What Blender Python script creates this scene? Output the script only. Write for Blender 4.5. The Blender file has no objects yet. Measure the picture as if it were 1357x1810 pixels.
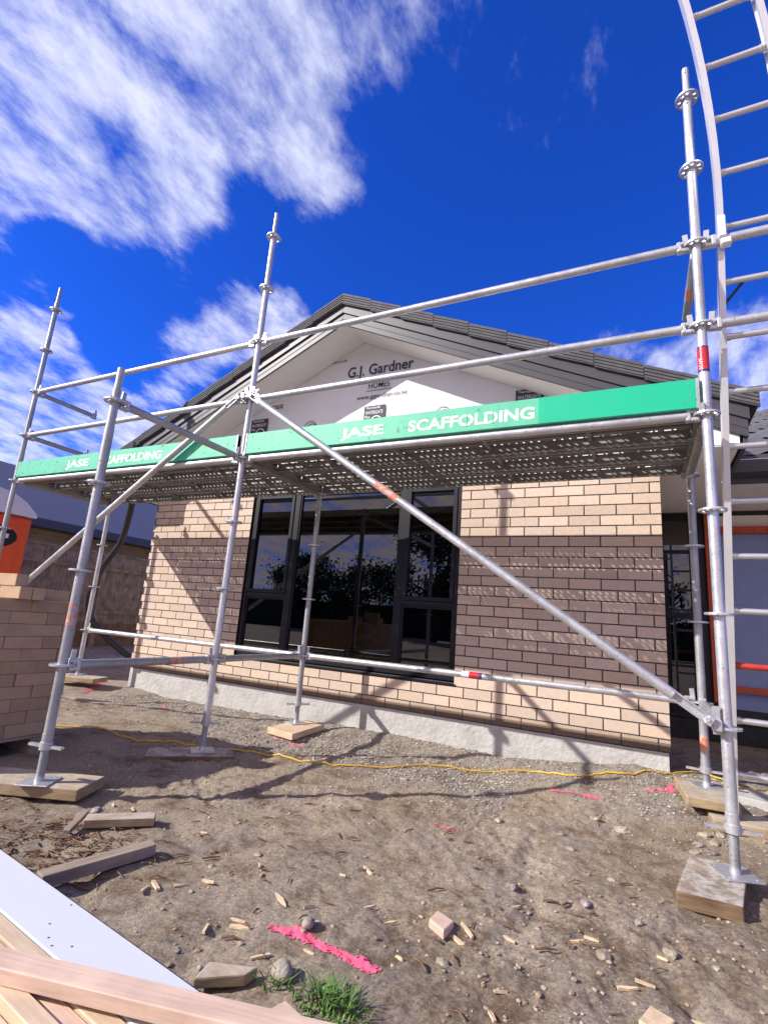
import bpy, bmesh, math, random
from mathutils import Vector, Matrix, noise
random.seed(7)
SC = bpy.context.scene
COL = SC.collection
rad = math.radians

# ------------------------------------------------------------------ camera
cd = bpy.data.cameras.new("camera"); cam = bpy.data.objects.new("camera", cd); COL.objects.link(cam)
Rv = Vector((0.89516773, 0.43944996, 0.07455508)); Uv = Vector((0.02770567, -0.22179988, 0.97469852)); Fv = Vector((-0.44486754, 0.87045307, 0.21072335))
cam.matrix_world = Matrix(((Rv.x, Uv.x, -Fv.x, -0.16441), (Rv.y, Uv.y, -Fv.y, -4.35659), (Rv.z, Uv.z, -Fv.z, 0.74229), (0, 0, 0, 1)))
cd.sensor_fit = 'HORIZONTAL'; cd.sensor_width = 36; cd.lens = 900.53 / 1357 * 36
cd.clip_start = 0.05; cd.clip_end = 3000
SC.camera = cam
# ------------------------------------------------------------------ sun and sky
LD = Vector((1.13, 1.0, -0.985)).normalized()           # direction the light travels
sd = bpy.data.lights.new("sun", 'SUN'); sd.energy = 4.8; sd.angle = rad(0.55); sd.color = (1.0, 0.955, 0.89)
sun = bpy.data.objects.new("sun", sd); COL.objects.link(sun); sun.rotation_euler = LD.to_track_quat('-Z', 'Y').to_euler()
W = bpy.data.worlds.new("World"); SC.world = W; W.use_nodes = True
SC.view_settings.view_transform = 'Standard'; SC.view_settings.look = 'None'; SC.view_settings.exposure = 0.42; SC.view_settings.gamma = 1


def world():
    t = W.node_tree; N = t.nodes; L = t.links; N.clear()
    def nd(ty, **k):
        n = N.new(ty)
        for a, b in k.items(): setattr(n, a, b)
        return n
    def val(x, sock):
        if isinstance(x, (int, float)): sock.default_value = x
        else: L.new(x, sock)
    def m(op, a, b=0.0, c=0.0, clamp=False):
        n = nd('ShaderNodeMath', operation=op); n.use_clamp = clamp
        val(a, n.inputs[0]); val(b, n.inputs[1]); val(c, n.inputs[2]); return n.outputs[0]
    out = nd('ShaderNodeOutputWorld'); bg = nd('ShaderNodeBackground'); bg.inputs[1].default_value = 0.1
    sky = nd('ShaderNodeTexSky', sky_type='NISHITA'); sky.sun_disc = False
    sky.sun_elevation = rad(33.1); sky.sun_rotation = math.atan2(-LD.x, -LD.y); sky.air_density = 1.0; sky.dust_density = 0.2; sky.ozone_density = 3.0
    tint = nd('ShaderNodeMix', data_type='RGBA', blend_type='MULTIPLY'); tint.inputs[0].default_value = 1
    L.new(sky.outputs[0], tint.inputs[6]); tint.inputs[7].default_value = SKYTINT
    tc = nd('ShaderNodeTexCoord'); d = tc.outputs['Generated']
    nrm = nd('ShaderNodeVectorMath', operation='NORMALIZE'); L.new(d, nrm.inputs[0]); d = nrm.outputs[0]
    sp = nd('ShaderNodeSeparateXYZ'); L.new(d, sp.inputs[0])
    # a flat cloud layer: direction divided by height above the horizon
    hz = m('MAXIMUM', m('ADD', sp.outputs[2], 0.22), 0.05)
    cx = m('DIVIDE', sp.outputs[0], hz); cy = m('DIVIDE', sp.outputs[1], hz)
    cb = nd('ShaderNodeCombineXYZ'); L.new(cx, cb.inputs[0]); L.new(cy, cb.inputs[1])
    mp = nd('ShaderNodeMapping'); L.new(cb.outputs[0], mp.inputs[0]); mp.inputs['Rotation'].default_value = (0, 0, rad(48)); mp.inputs['Scale'].default_value = (1.15, 0.62, 1)
    n1 = nd('ShaderNodeTexNoise'); L.new(mp.outputs[0], n1.inputs[0]); n1.inputs['Scale'].default_value = 7.5; n1.inputs['Detail'].default_value = 9; n1.inputs['Roughness'].default_value = 0.66; n1.inputs['Distortion'].default_value = 0.12
    n2 = nd('ShaderNodeTexNoise'); L.new(cb.outputs[0], n2.inputs[0]); n2.inputs['Scale'].default_value = 3.1; n2.inputs['Detail'].default_value = 6; n2.inputs['Distortion'].default_value = 0.3
    acc = None
    for (x, y, z, r, w) in CLOUDS:
        dp = nd('ShaderNodeVectorMath', operation='DOT_PRODUCT'); L.new(d, dp.inputs[0]); dp.inputs[1].default_value = (x, y, z)
        c = math.cos(rad(r))
        v = m('MULTIPLY', m('MULTIPLY_ADD', dp.outputs['Value'], 1 / (1 - c), -c / (1 - c), clamp=True), w)
        acc = v if acc is None else m('ADD', acc, v)
    # broken cloud elsewhere, behind the camera, for the window reflections and the light
    back = m('MULTIPLY', m('MULTIPLY_ADD', sp.outputs[1], -2.5, -0.2, clamp=True), 1.25)
    acc = m('ADD', m('MINIMUM', m('MAXIMUM', acc, -0.5), 1.1), back)
    den = m('ADD', m('MULTIPLY', n1.outputs[0], 1.85), m('MULTIPLY', n2.outputs[0], 0.5))
    a = m('ADD', m('MULTIPLY_ADD', acc, 0.66, -1.52), den)
    rp = nd('ShaderNodeMapRange', interpolation_type='SMOOTHSTEP'); L.new(a, rp.inputs[0]); rp.inputs[1].default_value = -0.05; rp.inputs[2].default_value = 0.80
    n3 = nd('ShaderNodeTexNoise'); L.new(cb.outputs[0], n3.inputs[0]); n3.inputs['Scale'].default_value = 7; n3.inputs['Detail'].default_value = 5
    cr = nd('ShaderNodeMix', data_type='RGBA'); L.new(n3.outputs[0], cr.inputs[0]); cr.inputs[6].default_value = (4.6, 5.1, 7.6, 1); cr.inputs[7].default_value = (9.4, 9.4, 10.2, 1)
    mx = nd('ShaderNodeMix', data_type='RGBA'); wm = nd('ShaderNodeMix', data_type='RGBA'); L.new(m('MULTIPLY_ADD', sp.outputs[1], -2.5, -0.2, clamp=True), wm.inputs[0]); L.new(cr.outputs[2], wm.inputs[6]); wm.inputs[7].default_value = (10.2, 8.0, 6.0, 1)  # clouds behind the camera tinted warm, added as fill for the shaded wall
    L.new(m('MULTIPLY', rp.outputs[0], 0.93), mx.inputs[0]); L.new(tint.outputs[2], mx.inputs[6]); L.new(wm.outputs[2], mx.inputs[7])
    L.new(mx.outputs[2], bg.inputs[0]); L.new(bg.outputs[0], out.inputs[0])


SKYTINT = (0.11, 0.47, 1.68, 1)
CLOUDS = [(-.6932, .2512, .6755, 11, .95), (-.6082, .2916, .7382, 10, .9), (-.5976, .3828, .7045, 9, .55), (-.6753, .3927, .6243, 9, .8), (-.4947, .4267, .7571, 9, .7),
          (-.4461, .5056, .7385, 8, .65), (-.44, .5908, .6763, 7, .75), (-.7507, .3026, .5872, 9, .8), (-.7853, .3273, .5255, 6, .75), (-.6597, .4597, .5945, 7, .8),
          (-.3475, .4617, .8162, 8, .58), (-.2163, .5237, .824, 9, .42), (-.825, .3603, .4354, 6, .7), (-.8039, .4087, .432, 5, .6), (-.6798, .5646, .4681, 6, .9),
          (-.6034, .6168, .5055, 6, 1.0), (-.5541, .6708, .493, 6, 1.0), (-.7108, .5648, .4193, 5, .7), (-.8708, .4256, .2461, 11, 1.9), (-.8461, .4748, .2422, 8, 1.6),
          (-.7852, .5456, .2928, 7, 1.2), (.0274, .8875, .43, 7, 1.2), (.1448, .8867, .4191, 11, 2.4), (-.0167, .9017, .4321, 6, .9), (.15, .93, .33, 12, 1.4), (.10, .90, .40, 9, 1.2), (-.30, .50, .81, 8, .45), (-.12, .60, .79, 8, .35), (-.4796, .3789, .7914, 8, .9), (-.6968, .2957, .6534, 9, .6),
          (-.7612, .3497, .5461, 3, -.6)] + [(-0.793, 0.3542, 0.4956, 5, -0.8), (-0.8453, 0.4074, 0.3456, 4, -0.8), (-0.7762, 0.4438, 0.4477, 3, -0.6)] + [(-0.7397, 0.4339, 0.5144, 6, -0.7), (-0.6671, 0.5125, 0.5407, 6, -0.6), (-0.7883, 0.3689, 0.4925, 4, -0.6), (-0.7573, 0.4973, 0.4234, 5, -0.6), (-0.8008, 0.4793, 0.3592, 4, -0.5), (-0.4248, 0.675, 0.6032, 7, -0.5), (-0.3099, 0.5894, 0.746, 9, -0.5), (-0.4876, 0.6235, 0.6112, 4, -0.5)]
world()

# ------------------------------------------------------------------ materials
def mat(name, col, rough=.6, metal=0., spec=.5, var=0., vscale=8., bump=0., bscale=60., extra=None, vcol=False):
    m_ = bpy.data.materials.new(name); m_.use_nodes = True; t = m_.node_tree; N = t.nodes; L = t.links
    b = N['Principled BSDF']; b.inputs['Base Color'].default_value = (*col, 1); b.inputs['Roughness'].default_value = rough; b.inputs['Metallic'].default_value = metal; b.inputs['Specular IOR Level'].default_value = spec
    src = None
    tc = N.new('ShaderNodeTexCoord')
    if var:
        n = N.new('ShaderNodeTexNoise'); n.inputs['Scale'].default_value = vscale; n.inputs['Detail'].default_value = 6; n.inputs['Roughness'].default_value = .6; L.new(tc.outputs['Object'], n.inputs[0])
        r = N.new('ShaderNodeMapRange'); L.new(n.outputs[0], r.inputs[0]); r.inputs[1].default_value = .3; r.inputs[2].default_value = .7; r.inputs[3].default_value = 1 - var; r.inputs[4].default_value = 1 + var
        h = N.new('ShaderNodeHueSaturation'); h.inputs['Color'].default_value = (*col, 1); L.new(r.outputs[0], h.inputs['Value']); src = h.outputs[0]
    if vcol:
        a = N.new('ShaderNodeAttribute'); a.attribute_name = 'Col'
        mx = N.new('ShaderNodeMix'); mx.data_type = 'RGBA'; mx.blend_type = 'MULTIPLY'; mx.inputs[0].default_value = 1
        if src: L.new(src, mx.inputs[6])
        else: mx.inputs[6].default_value = (*col, 1)
        L.new(a.outputs['Color'], mx.inputs[7]); src = mx.outputs[2]
    if src: L.new(src, b.inputs['Base Color'])
    if bump:
        n = N.new('ShaderNodeTexNoise'); n.inputs['Scale'].default_value = bscale; n.inputs['Detail'].default_value = 5; L.new(tc.outputs['Object'], n.inputs[0])
        bp = N.new('ShaderNodeBump'); bp.inputs['Strength'].default_value = bump; bp.inputs['Distance'].default_value = .01; L.new(n.outputs[0], bp.inputs['Height']); L.new(bp.outputs[0], b.inputs['Normal'])
    if extra: extra(t, b, src)
    return m_


def wood(name, c1, c2, scale=(1.5, 25, 25), rough=.75, stain=.0, dust=0.):
    m_ = bpy.data.materials.new(name); m_.use_nodes = True; t = m_.node_tree; N = t.nodes; L = t.links; b = N['Principled BSDF']; b.inputs['Roughness'].default_value = rough; b.inputs['Specular IOR Level'].default_value = .3
    tc = N.new('ShaderNodeTexCoord'); mp = N.new('ShaderNodeMapping'); mp.inputs['Scale'].default_value = scale; L.new(tc.outputs['Object'], mp.inputs[0])
    n = N.new('ShaderNodeTexNoise'); n.inputs['Scale'].default_value = 3; n.inputs['Detail'].default_value = 7; n.inputs['Distortion'].default_value = .6; L.new(mp.outputs[0], n.inputs[0])
    n2 = N.new('ShaderNodeTexNoise'); n2.inputs['Scale'].default_value = 7; n2.inputs['Detail'].default_value = 5; L.new(tc.outputs['Object'], n2.inputs[0])
    r = N.new('ShaderNodeValToRGB'); L.new(n.outputs[0], r.inputs[0]); r.color_ramp.elements[0].position = .3; r.color_ramp.elements[1].position = .72; r.color_ramp.elements[0].color = (*c2, 1); r.color_ramp.elements[1].color = (*c1, 1)
    mx = N.new('ShaderNodeMix'); mx.data_type = 'RGBA'; mx.blend_type = 'MULTIPLY'; mx.inputs[0].default_value = .35 + stain
    r2 = N.new('ShaderNodeValToRGB'); L.new(n2.outputs[0], r2.inputs[0]); r2.color_ramp.elements[0].position = .35; r2.color_ramp.elements[1].position = .65; r2.color_ramp.elements[0].color = (.42, .38, .34, 1); r2.color_ramp.elements[1].color = (1, 1, 1, 1)
    L.new(r.outputs[0], mx.inputs[6]); L.new(r2.outputs[0], mx.inputs[7]); L.new(mx.outputs[2], b.inputs['Base Color'])
    if dust:                                     # pale dried mud trodden onto the top face
        g = N.new('ShaderNodeNewGeometry'); s_ = N.new('ShaderNodeSeparateXYZ'); L.new(g.outputs['True Normal'], s_.inputs[0]); n3 = N.new('ShaderNodeTexNoise'); n3.inputs['Scale'].default_value = 16; n3.inputs['Detail'].default_value = 8; n3.inputs['Roughness'].default_value = .7; L.new(tc.outputs['Object'], n3.inputs[0])
        q = N.new('ShaderNodeMapRange'); L.new(n3.outputs[0], q.inputs[0]); q.inputs[1].default_value = .42; q.inputs[2].default_value = .58; q.inputs[3].default_value = .25; q.inputs[4].default_value = dust
        k = N.new('ShaderNodeMath'); k.operation = 'MULTIPLY'; k.use_clamp = True; L.new(q.outputs[0], k.inputs[0]); p_ = N.new('ShaderNodeMath'); p_.operation = 'GREATER_THAN'; L.new(s_.outputs[2], p_.inputs[0]); p_.inputs[1].default_value = .5; L.new(p_.outputs[0], k.inputs[1])
        dm = N.new('ShaderNodeMix'); dm.data_type = 'RGBA'; L.new(k.outputs[0], dm.inputs[0]); L.new(mx.outputs[2], dm.inputs[6]); dm.inputs[7].default_value = (.50, .46, .40, 1); L.new(dm.outputs[2], b.inputs['Base Color'])
    bp = N.new('ShaderNodeBump'); bp.inputs['Strength'].default_value = .35; bp.inputs['Distance'].default_value = .004; L.new(n.outputs[0], bp.inputs['Height']); L.new(bp.outputs[0], b.inputs['Normal'])
    return m_


def galv(name, col, metal=.75, r0=.28, r1=.55):
    def ex(t, b, src):
        N = t.nodes; L = t.links
        tc = N.new('ShaderNodeTexCoord')
        n = N.new('ShaderNodeTexNoise'); n.inputs['Scale'].default_value = 26; n.inputs['Detail'].default_value = 8; n.inputs['Roughness'].default_value = .7; L.new(tc.outputs['Object'], n.inputs[0])
        r = N.new('ShaderNodeMapRange'); L.new(n.outputs[0], r.inputs[0]); r.inputs[1].default_value = .35; r.inputs[2].default_value = .68; r.inputs[3].default_value = r0; r.inputs[4].default_value = r1; L.new(r.outputs[0], b.inputs['Roughness'])
        # dark specks and dried mortar splashes
        v = N.new('ShaderNodeTexNoise'); v.inputs['Scale'].default_value = 95; v.inputs['Detail'].default_value = 3; L.new(tc.outputs['Object'], v.inputs[0])
        rp = N.new('ShaderNodeValToRGB'); L.new(v.outputs[0], rp.inputs[0]); rp.color_ramp.elements[0].position = .30; rp.color_ramp.elements[1].position = .38; rp.color_ramp.elements[0].color = (.35, .33, .32, 1); rp.color_ramp.elements[1].color = (1, 1, 1, 1)
        mx = N.new('ShaderNodeMix'); mx.data_type = 'RGBA'; mx.blend_type = 'MULTIPLY'; mx.inputs[0].default_value = .8; L.new(src, mx.inputs[6]); L.new(rp.outputs[0], mx.inputs[7]); L.new(mx.outputs[2], b.inputs['Base Color'])
    return mat(name, col, .4, metal, .5, var=.22, vscale=5, bump=.12, bscale=180, extra=ex)


M = {}
M['galv'] = galv('galvanised_steel', (.56, .565, .59), .6)
M['galv_old'] = galv('weathered_galvanised_steel', (.40, .41, .42), .55, .4, .65)
M['deck'] = galv('plank_steel', (.27, .26, .24), .35, .45, .7)
M['alu'] = mat('aluminium', (.66, .66, .68), .38, .7, var=.06, vscale=12, bump=.05, bscale=200)
M['alu_shine'] = mat('bare_aluminium_channel', (.72, .72, .74), .42, .55, var=.05)
M['green'] = None
M['white_paint'] = mat('white_stencil_paint', (.80, .82, .80), .55, var=.12, vscale=30)
M['orange_mark'] = None
def worn():
    def ex(t, b, src):
        N = t.nodes; L = t.links; tc = N.new('ShaderNodeTexCoord'); n = N.new('ShaderNodeTexNoise'); n.inputs['Scale'].default_value = 38; n.inputs['Detail'].default_value = 6; L.new(tc.outputs['Object'], n.inputs[0])
        r = N.new('ShaderNodeValToRGB'); L.new(n.outputs[0], r.inputs[0]); r.color_ramp.elements[0].position = .46; r.color_ramp.elements[1].position = .54; r.color_ramp.elements[0].color = (.48, .40, .37, 1); r.color_ramp.elements[1].color = (.70, .19, .09, 1); L.new(r.outputs[0], b.inputs['Base Color'])
    M['orange_mark'] = mat('worn_orange_spray_paint', (.7, .2, .1), .6, extra=ex)
worn()
M['red_sticker'] = mat('red_sticker', (.55, .02, .04), .35, var=.1)
M['navy_sticker'] = mat('navy_sticker', (.03, .05, .16), .35, var=.2, vscale=40)
M['white_sticker'] = mat('white_sticker', (.75, .75, .77), .4)
M['red_steel'] = mat('red_painted_steel', (.42, .035, .02), .5, var=.18, vscale=14)
M['orange_red'] = mat('orange_red_primer', (.50, .085, .035), .6, var=.2, vscale=9)
M['brick'] = mat('cream_brick', (.64, .505, .40), .85, spec=.2, var=.07, vscale=30, bump=.5, bscale=160, vcol=True)
M['mortar'] = mat('dark_mortar', (.085, .085, .09), .95, spec=.1, var=.2, vscale=40, bump=.5)
M['concrete'] = mat('foundation_concrete', (.47, .455, .43), .9, spec=.2, var=.16, vscale=6, bump=.9, bscale=28)
M['wrap'] = mat('white_building_wrap', (.81, .80, .805), .7, spec=.3, var=.03, vscale=4, bump=.25, bscale=7)
M['ink'] = mat('navy_print', (.025, .03, .07), .7)
M['greyink'] = mat('grey_print', (.05, .052, .07), .7, var=.3, vscale=60)
M['soffit'] = mat('cream_soffit_board', (.80, .775, .73), .7, spec=.3, var=.02)
M['fascia'] = mat('charcoal_fascia', (.058, .056, .064), .45, var=.08, vscale=3)
M['tile'] = mat('charcoal_roof_tile', (.09, .088, .094), .7, spec=.4, var=.2, vscale=14, bump=.3, bscale=120)
M['tile2'] = mat('grey_wing_roof_tile', (.13, .13, .145), .55, spec=.5, var=.2, vscale=9, bump=.3, bscale=90)
M['frame'] = mat('black_aluminium_frame', (.010, .010, .015), .45, 0, .3, var=.1)
M['inside'] = mat('unlined_interior', (.20, .18, .16), .9, var=.3, vscale=3)
M['insidefloor'] = mat('interior_floor_slab', (.25, .24, .22), .9, var=.2, vscale=3)
M['black_plastic'] = mat('black_polythene', (.014, .014, .015), .45, var=.6, vscale=6, bump=.6, bscale=9)
M['panel'] = mat('blue_grey_panel', (.235, .30, .53), .65, var=.06, vscale=8)
M['pole'] = mat('black_plastic_hose', (.02, .02, .025), .4, var=.2)
M['cordm'] = mat('yellow_cord_sheath', (.72, .42, .02), .45, var=.15, vscale=7)
M['whiteboard'] = mat('white_sheet_board', (.60, .615, .64), .6, var=.02, vscale=3, bump=.05)
M['dark_spot'] = mat('dark_fixing', (.05, .045, .04), .8)
M['rock'] = mat('grey_stone', (.30, .28, .25), .9, spec=.2, var=.35, vscale=22, bump=.6, bscale=90, vcol=True)
M['gravel'] = mat('crushed_gravel', (.36, .34, .31), .9, spec=.2, var=.3, vscale=40, vcol=True)
M['pine'] = wood('fresh_pine', (.74, .58, .41), (.60, .44, .29))
M['pinkpine'] = wood('pink_treated_pine', (.76, .57, .44), (.64, .45, .34))
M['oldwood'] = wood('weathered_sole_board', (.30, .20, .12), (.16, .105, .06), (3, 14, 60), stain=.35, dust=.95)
M['oldwood2'] = wood('tan_sole_board', (.52, .40, .25), (.36, .26, .15), (4, 16, 60), stain=.3, dust=.7)
M['greywood'] = wood('grey_offcut', (.42, .35, .27), (.27, .21, .15))
M['fence'] = wood('old_fence_boards', (.42, .34, .25), (.21, .165, .12), scale=(20, 20, 1.2), stain=.3)
M['chip'] = mat('pale_wood_splinter', (.62, .47, .30), .8, var=.25, vscale=30)
M['bark'] = mat('brown_bark', (.17, .09, .05), .9, var=.4, vscale=30)
M['orange_plastic'] = mat('orange_plastic', (.72, .085, .015), .5, var=.05)
M['white_plastic'] = mat('white_plastic', (.66, .66, .70), .4)
M['navy_roof'] = mat('slate_blue_roof', (.075, .078, .115), .55, var=.05, vscale=2)
M['nbrick'] = None
M['leaf'] = mat('tree_leaves', (.045, .065, .025), .8, var=.4, vscale=3)
M['trunk'] = mat('tree_bark', (.09, .07, .05), .9, var=.3)
M['pinkpaint'] = mat('pink_marking_paint', (.85, .12, .21), .8, var=.25, vscale=30, bump=.6, bscale=60)
M['grass'] = mat('grass_blades', (.10, .20, .035), .6, var=.4, vscale=20)
M['pallet_brick'] = mat('stacked_brick', (.43, .31, .205), .85, spec=.2, var=.09, vscale=12, bump=.5, bscale=120, vcol=True)


def green_mat():
    def ex(t, b, src):
        N = t.nodes; L = t.links; tc = N.new('ShaderNodeTexCoord')
        n = N.new('ShaderNodeTexNoise'); n.inputs['Scale'].default_value = 22; n.inputs['Detail'].default_value = 8; L.new(tc.outputs['Object'], n.inputs[0])
        r = N.new('ShaderNodeValToRGB'); L.new(n.outputs[0], r.inputs[0]); r.color_ramp.elements[0].position = .31; r.color_ramp.elements[1].position = .38; r.color_ramp.elements[0].color = (.45, .5, .42, 1); r.color_ramp.elements[1].color = (1, 1, 1, 1)
        mx = N.new('ShaderNodeMix'); mx.data_type = 'RGBA'; mx.blend_type = 'MULTIPLY'; mx.inputs[0].default_value = .8; L.new(src, mx.inputs[6]); L.new(r.outputs[0], mx.inputs[7]); L.new(mx.outputs[2], b.inputs['Base Color'])
    M['green'] = mat('mint_green_board_paint', (.10, .50, .31), .5, var=.07, vscale=9, extra=ex)
    M['green2'] = mat('bright_green_board_paint', (.0, .46, .25), .45, var=.04, vscale=9)
green_mat()


def nbrick():
    m_ = bpy.data.materials.new('neighbour_brown_brick'); m_.use_nodes = True; t = m_.node_tree; N = t.nodes; L = t.links; b = N['Principled BSDF']; b.inputs['Roughness'].default_value = .9
    tc = N.new('ShaderNodeTexCoord'); sp = N.new('ShaderNodeSeparateXYZ'); L.new(tc.outputs['Object'], sp.inputs[0]); cb = N.new('ShaderNodeCombineXYZ'); L.new(sp.outputs[1], cb.inputs[0]); L.new(sp.outputs[2], cb.inputs[1])
    br = N.new('ShaderNodeTexBrick'); L.new(cb.outputs[0], br.inputs[0]); br.inputs['Scale'].default_value = 1; br.inputs['Brick Width'].default_value = .24; br.inputs['Row Height'].default_value = .086; br.inputs['Mortar Size'].default_value = .006
    br.inputs['Color1'].default_value = (.42, .31, .18, 1); br.inputs['Color2'].default_value = (.30, .22, .13, 1); br.inputs['Mortar'].default_value = (.36, .33, .28, 1)
    L.new(br.outputs[0], b.inputs['Base Color']); return m_
M['nbrick'] = nbrick()


def glass_mat():
    m_ = bpy.data.materials.new('dark_reflective_glass'); m_.use_nodes = True; t = m_.node_tree; N = t.nodes; L = t.links
    for n in list(N):
        if n.type == 'BSDF_PRINCIPLED': N.remove(n)
    out = [n for n in N if n.type == 'OUTPUT_MATERIAL'][0]
    tr = N.new('ShaderNodeBsdfTransparent'); tr.inputs[0].default_value = (.06, .062, .07, 1)
    gl = N.new('ShaderNodeBsdfGlossy'); gl.inputs['Roughness'].default_value = .0; gl.inputs[0].default_value = (1, 1, 1, 1)
    fr = N.new('ShaderNodeFresnel'); fr.inputs[0].default_value = 1.85
    mx = N.new('ShaderNodeMixShader'); L.new(fr.outputs[0], mx.inputs[0]); L.new(tr.outputs[0], mx.inputs[1]); L.new(gl.outputs[0], mx.inputs[2]); L.new(mx.outputs[0], out.inputs[0])
    return m_
M['glass'] = glass_mat()


def ground_mat():
    m_ = bpy.data.materials.new('bare_earth_and_gravel'); m_.use_nodes = True; t = m_.node_tree; N = t.nodes; L = t.links; b = N['Principled BSDF']; b.inputs['Roughness'].default_value = .95; b.inputs['Specular IOR Level'].default_value = .15
    tc = N.new('ShaderNodeTexCoord'); O = tc.outputs['Object']
    def ns(s, d=6, r=.6, dist=0.):
        n = N.new('ShaderNodeTexNoise'); n.inputs['Scale'].default_value = s; n.inputs['Detail'].default_value = d; n.inputs['Roughness'].default_value = r; n.inputs['Distortion'].default_value = dist; L.new(O, n.inputs[0]); return n.outputs[0]
    def ramp(s, p0, c0, p1, c1):
        r = N.new('ShaderNodeValToRGB'); L.new(s, r.inputs[0]); e = r.color_ramp.elements; e[0].position = p0; e[0].color = (*c0, 1); e[1].position = p1; e[1].color = (*c1, 1); return r.outputs[0]
    def mix(f, a, c, bt='MIX'):
        x = N.new('ShaderNodeMix'); x.data_type = 'RGBA'; x.blend_type = bt
        if isinstance(f, float): x.inputs[0].default_value = f
        else: L.new(f, x.inputs[0])
        L.new(a, x.inputs[6]); L.new(c, x.inputs[7]); return x.outputs[2]
    earth = ramp(ns(1.6, 7), .34, (.40, .325, .235), .66, (.60, .51, .395))
    grey = ramp(ns(9, 5), .3, (.33, .30, .27), .7, (.50, .47, .43))
    # grey gravel dust where the 'gravel' attribute says so
    at = N.new('ShaderNodeAttribute'); at.attribute_name = 'Col'
    base = mix(at.outputs['Fac'], earth, grey)
    patch = ramp(ns(2.6, 6, .65), .52, (0, 0, 0), .68, (.8, .8, .8)); base = mix(patch, base, ramp(ns(14, 4), .3, (.38, .32, .27), .7, (.48, .42, .36)))
    fine = ramp(ns(75, 4, .7), .32, (.62, .58, .54), .60, (1.25, 1.22, 1.2)); base = mix(.9, base, fine, 'MULTIPLY')
    blot = ramp(ns(6.5, 8, .7, .5), .36, (.55, .46, .39), .50, (1, 1, 1)); base = mix(.8, base, blot, 'MULTIPLY')
    L.new(base, b.inputs['Base Color'])
    bp = N.new('ShaderNodeBump'); bp.inputs['Strength'].default_value = .9; bp.inputs['Distance'].default_value = .045; L.new(ns(34, 8, .75, .3), bp.inputs['Height'])
    bp2 = N.new('ShaderNodeBump'); bp2.inputs['Strength'].default_value = 1.0; bp2.inputs['Distance'].default_value = .010; L.new(ns(105, 5, .75), bp2.inputs['Height']); L.new(bp.outputs[0], bp2.inputs['Normal'])
    L.new(bp2.outputs[0], b.inputs['Normal']); return m_
M['ground'] = ground_mat()

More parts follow.
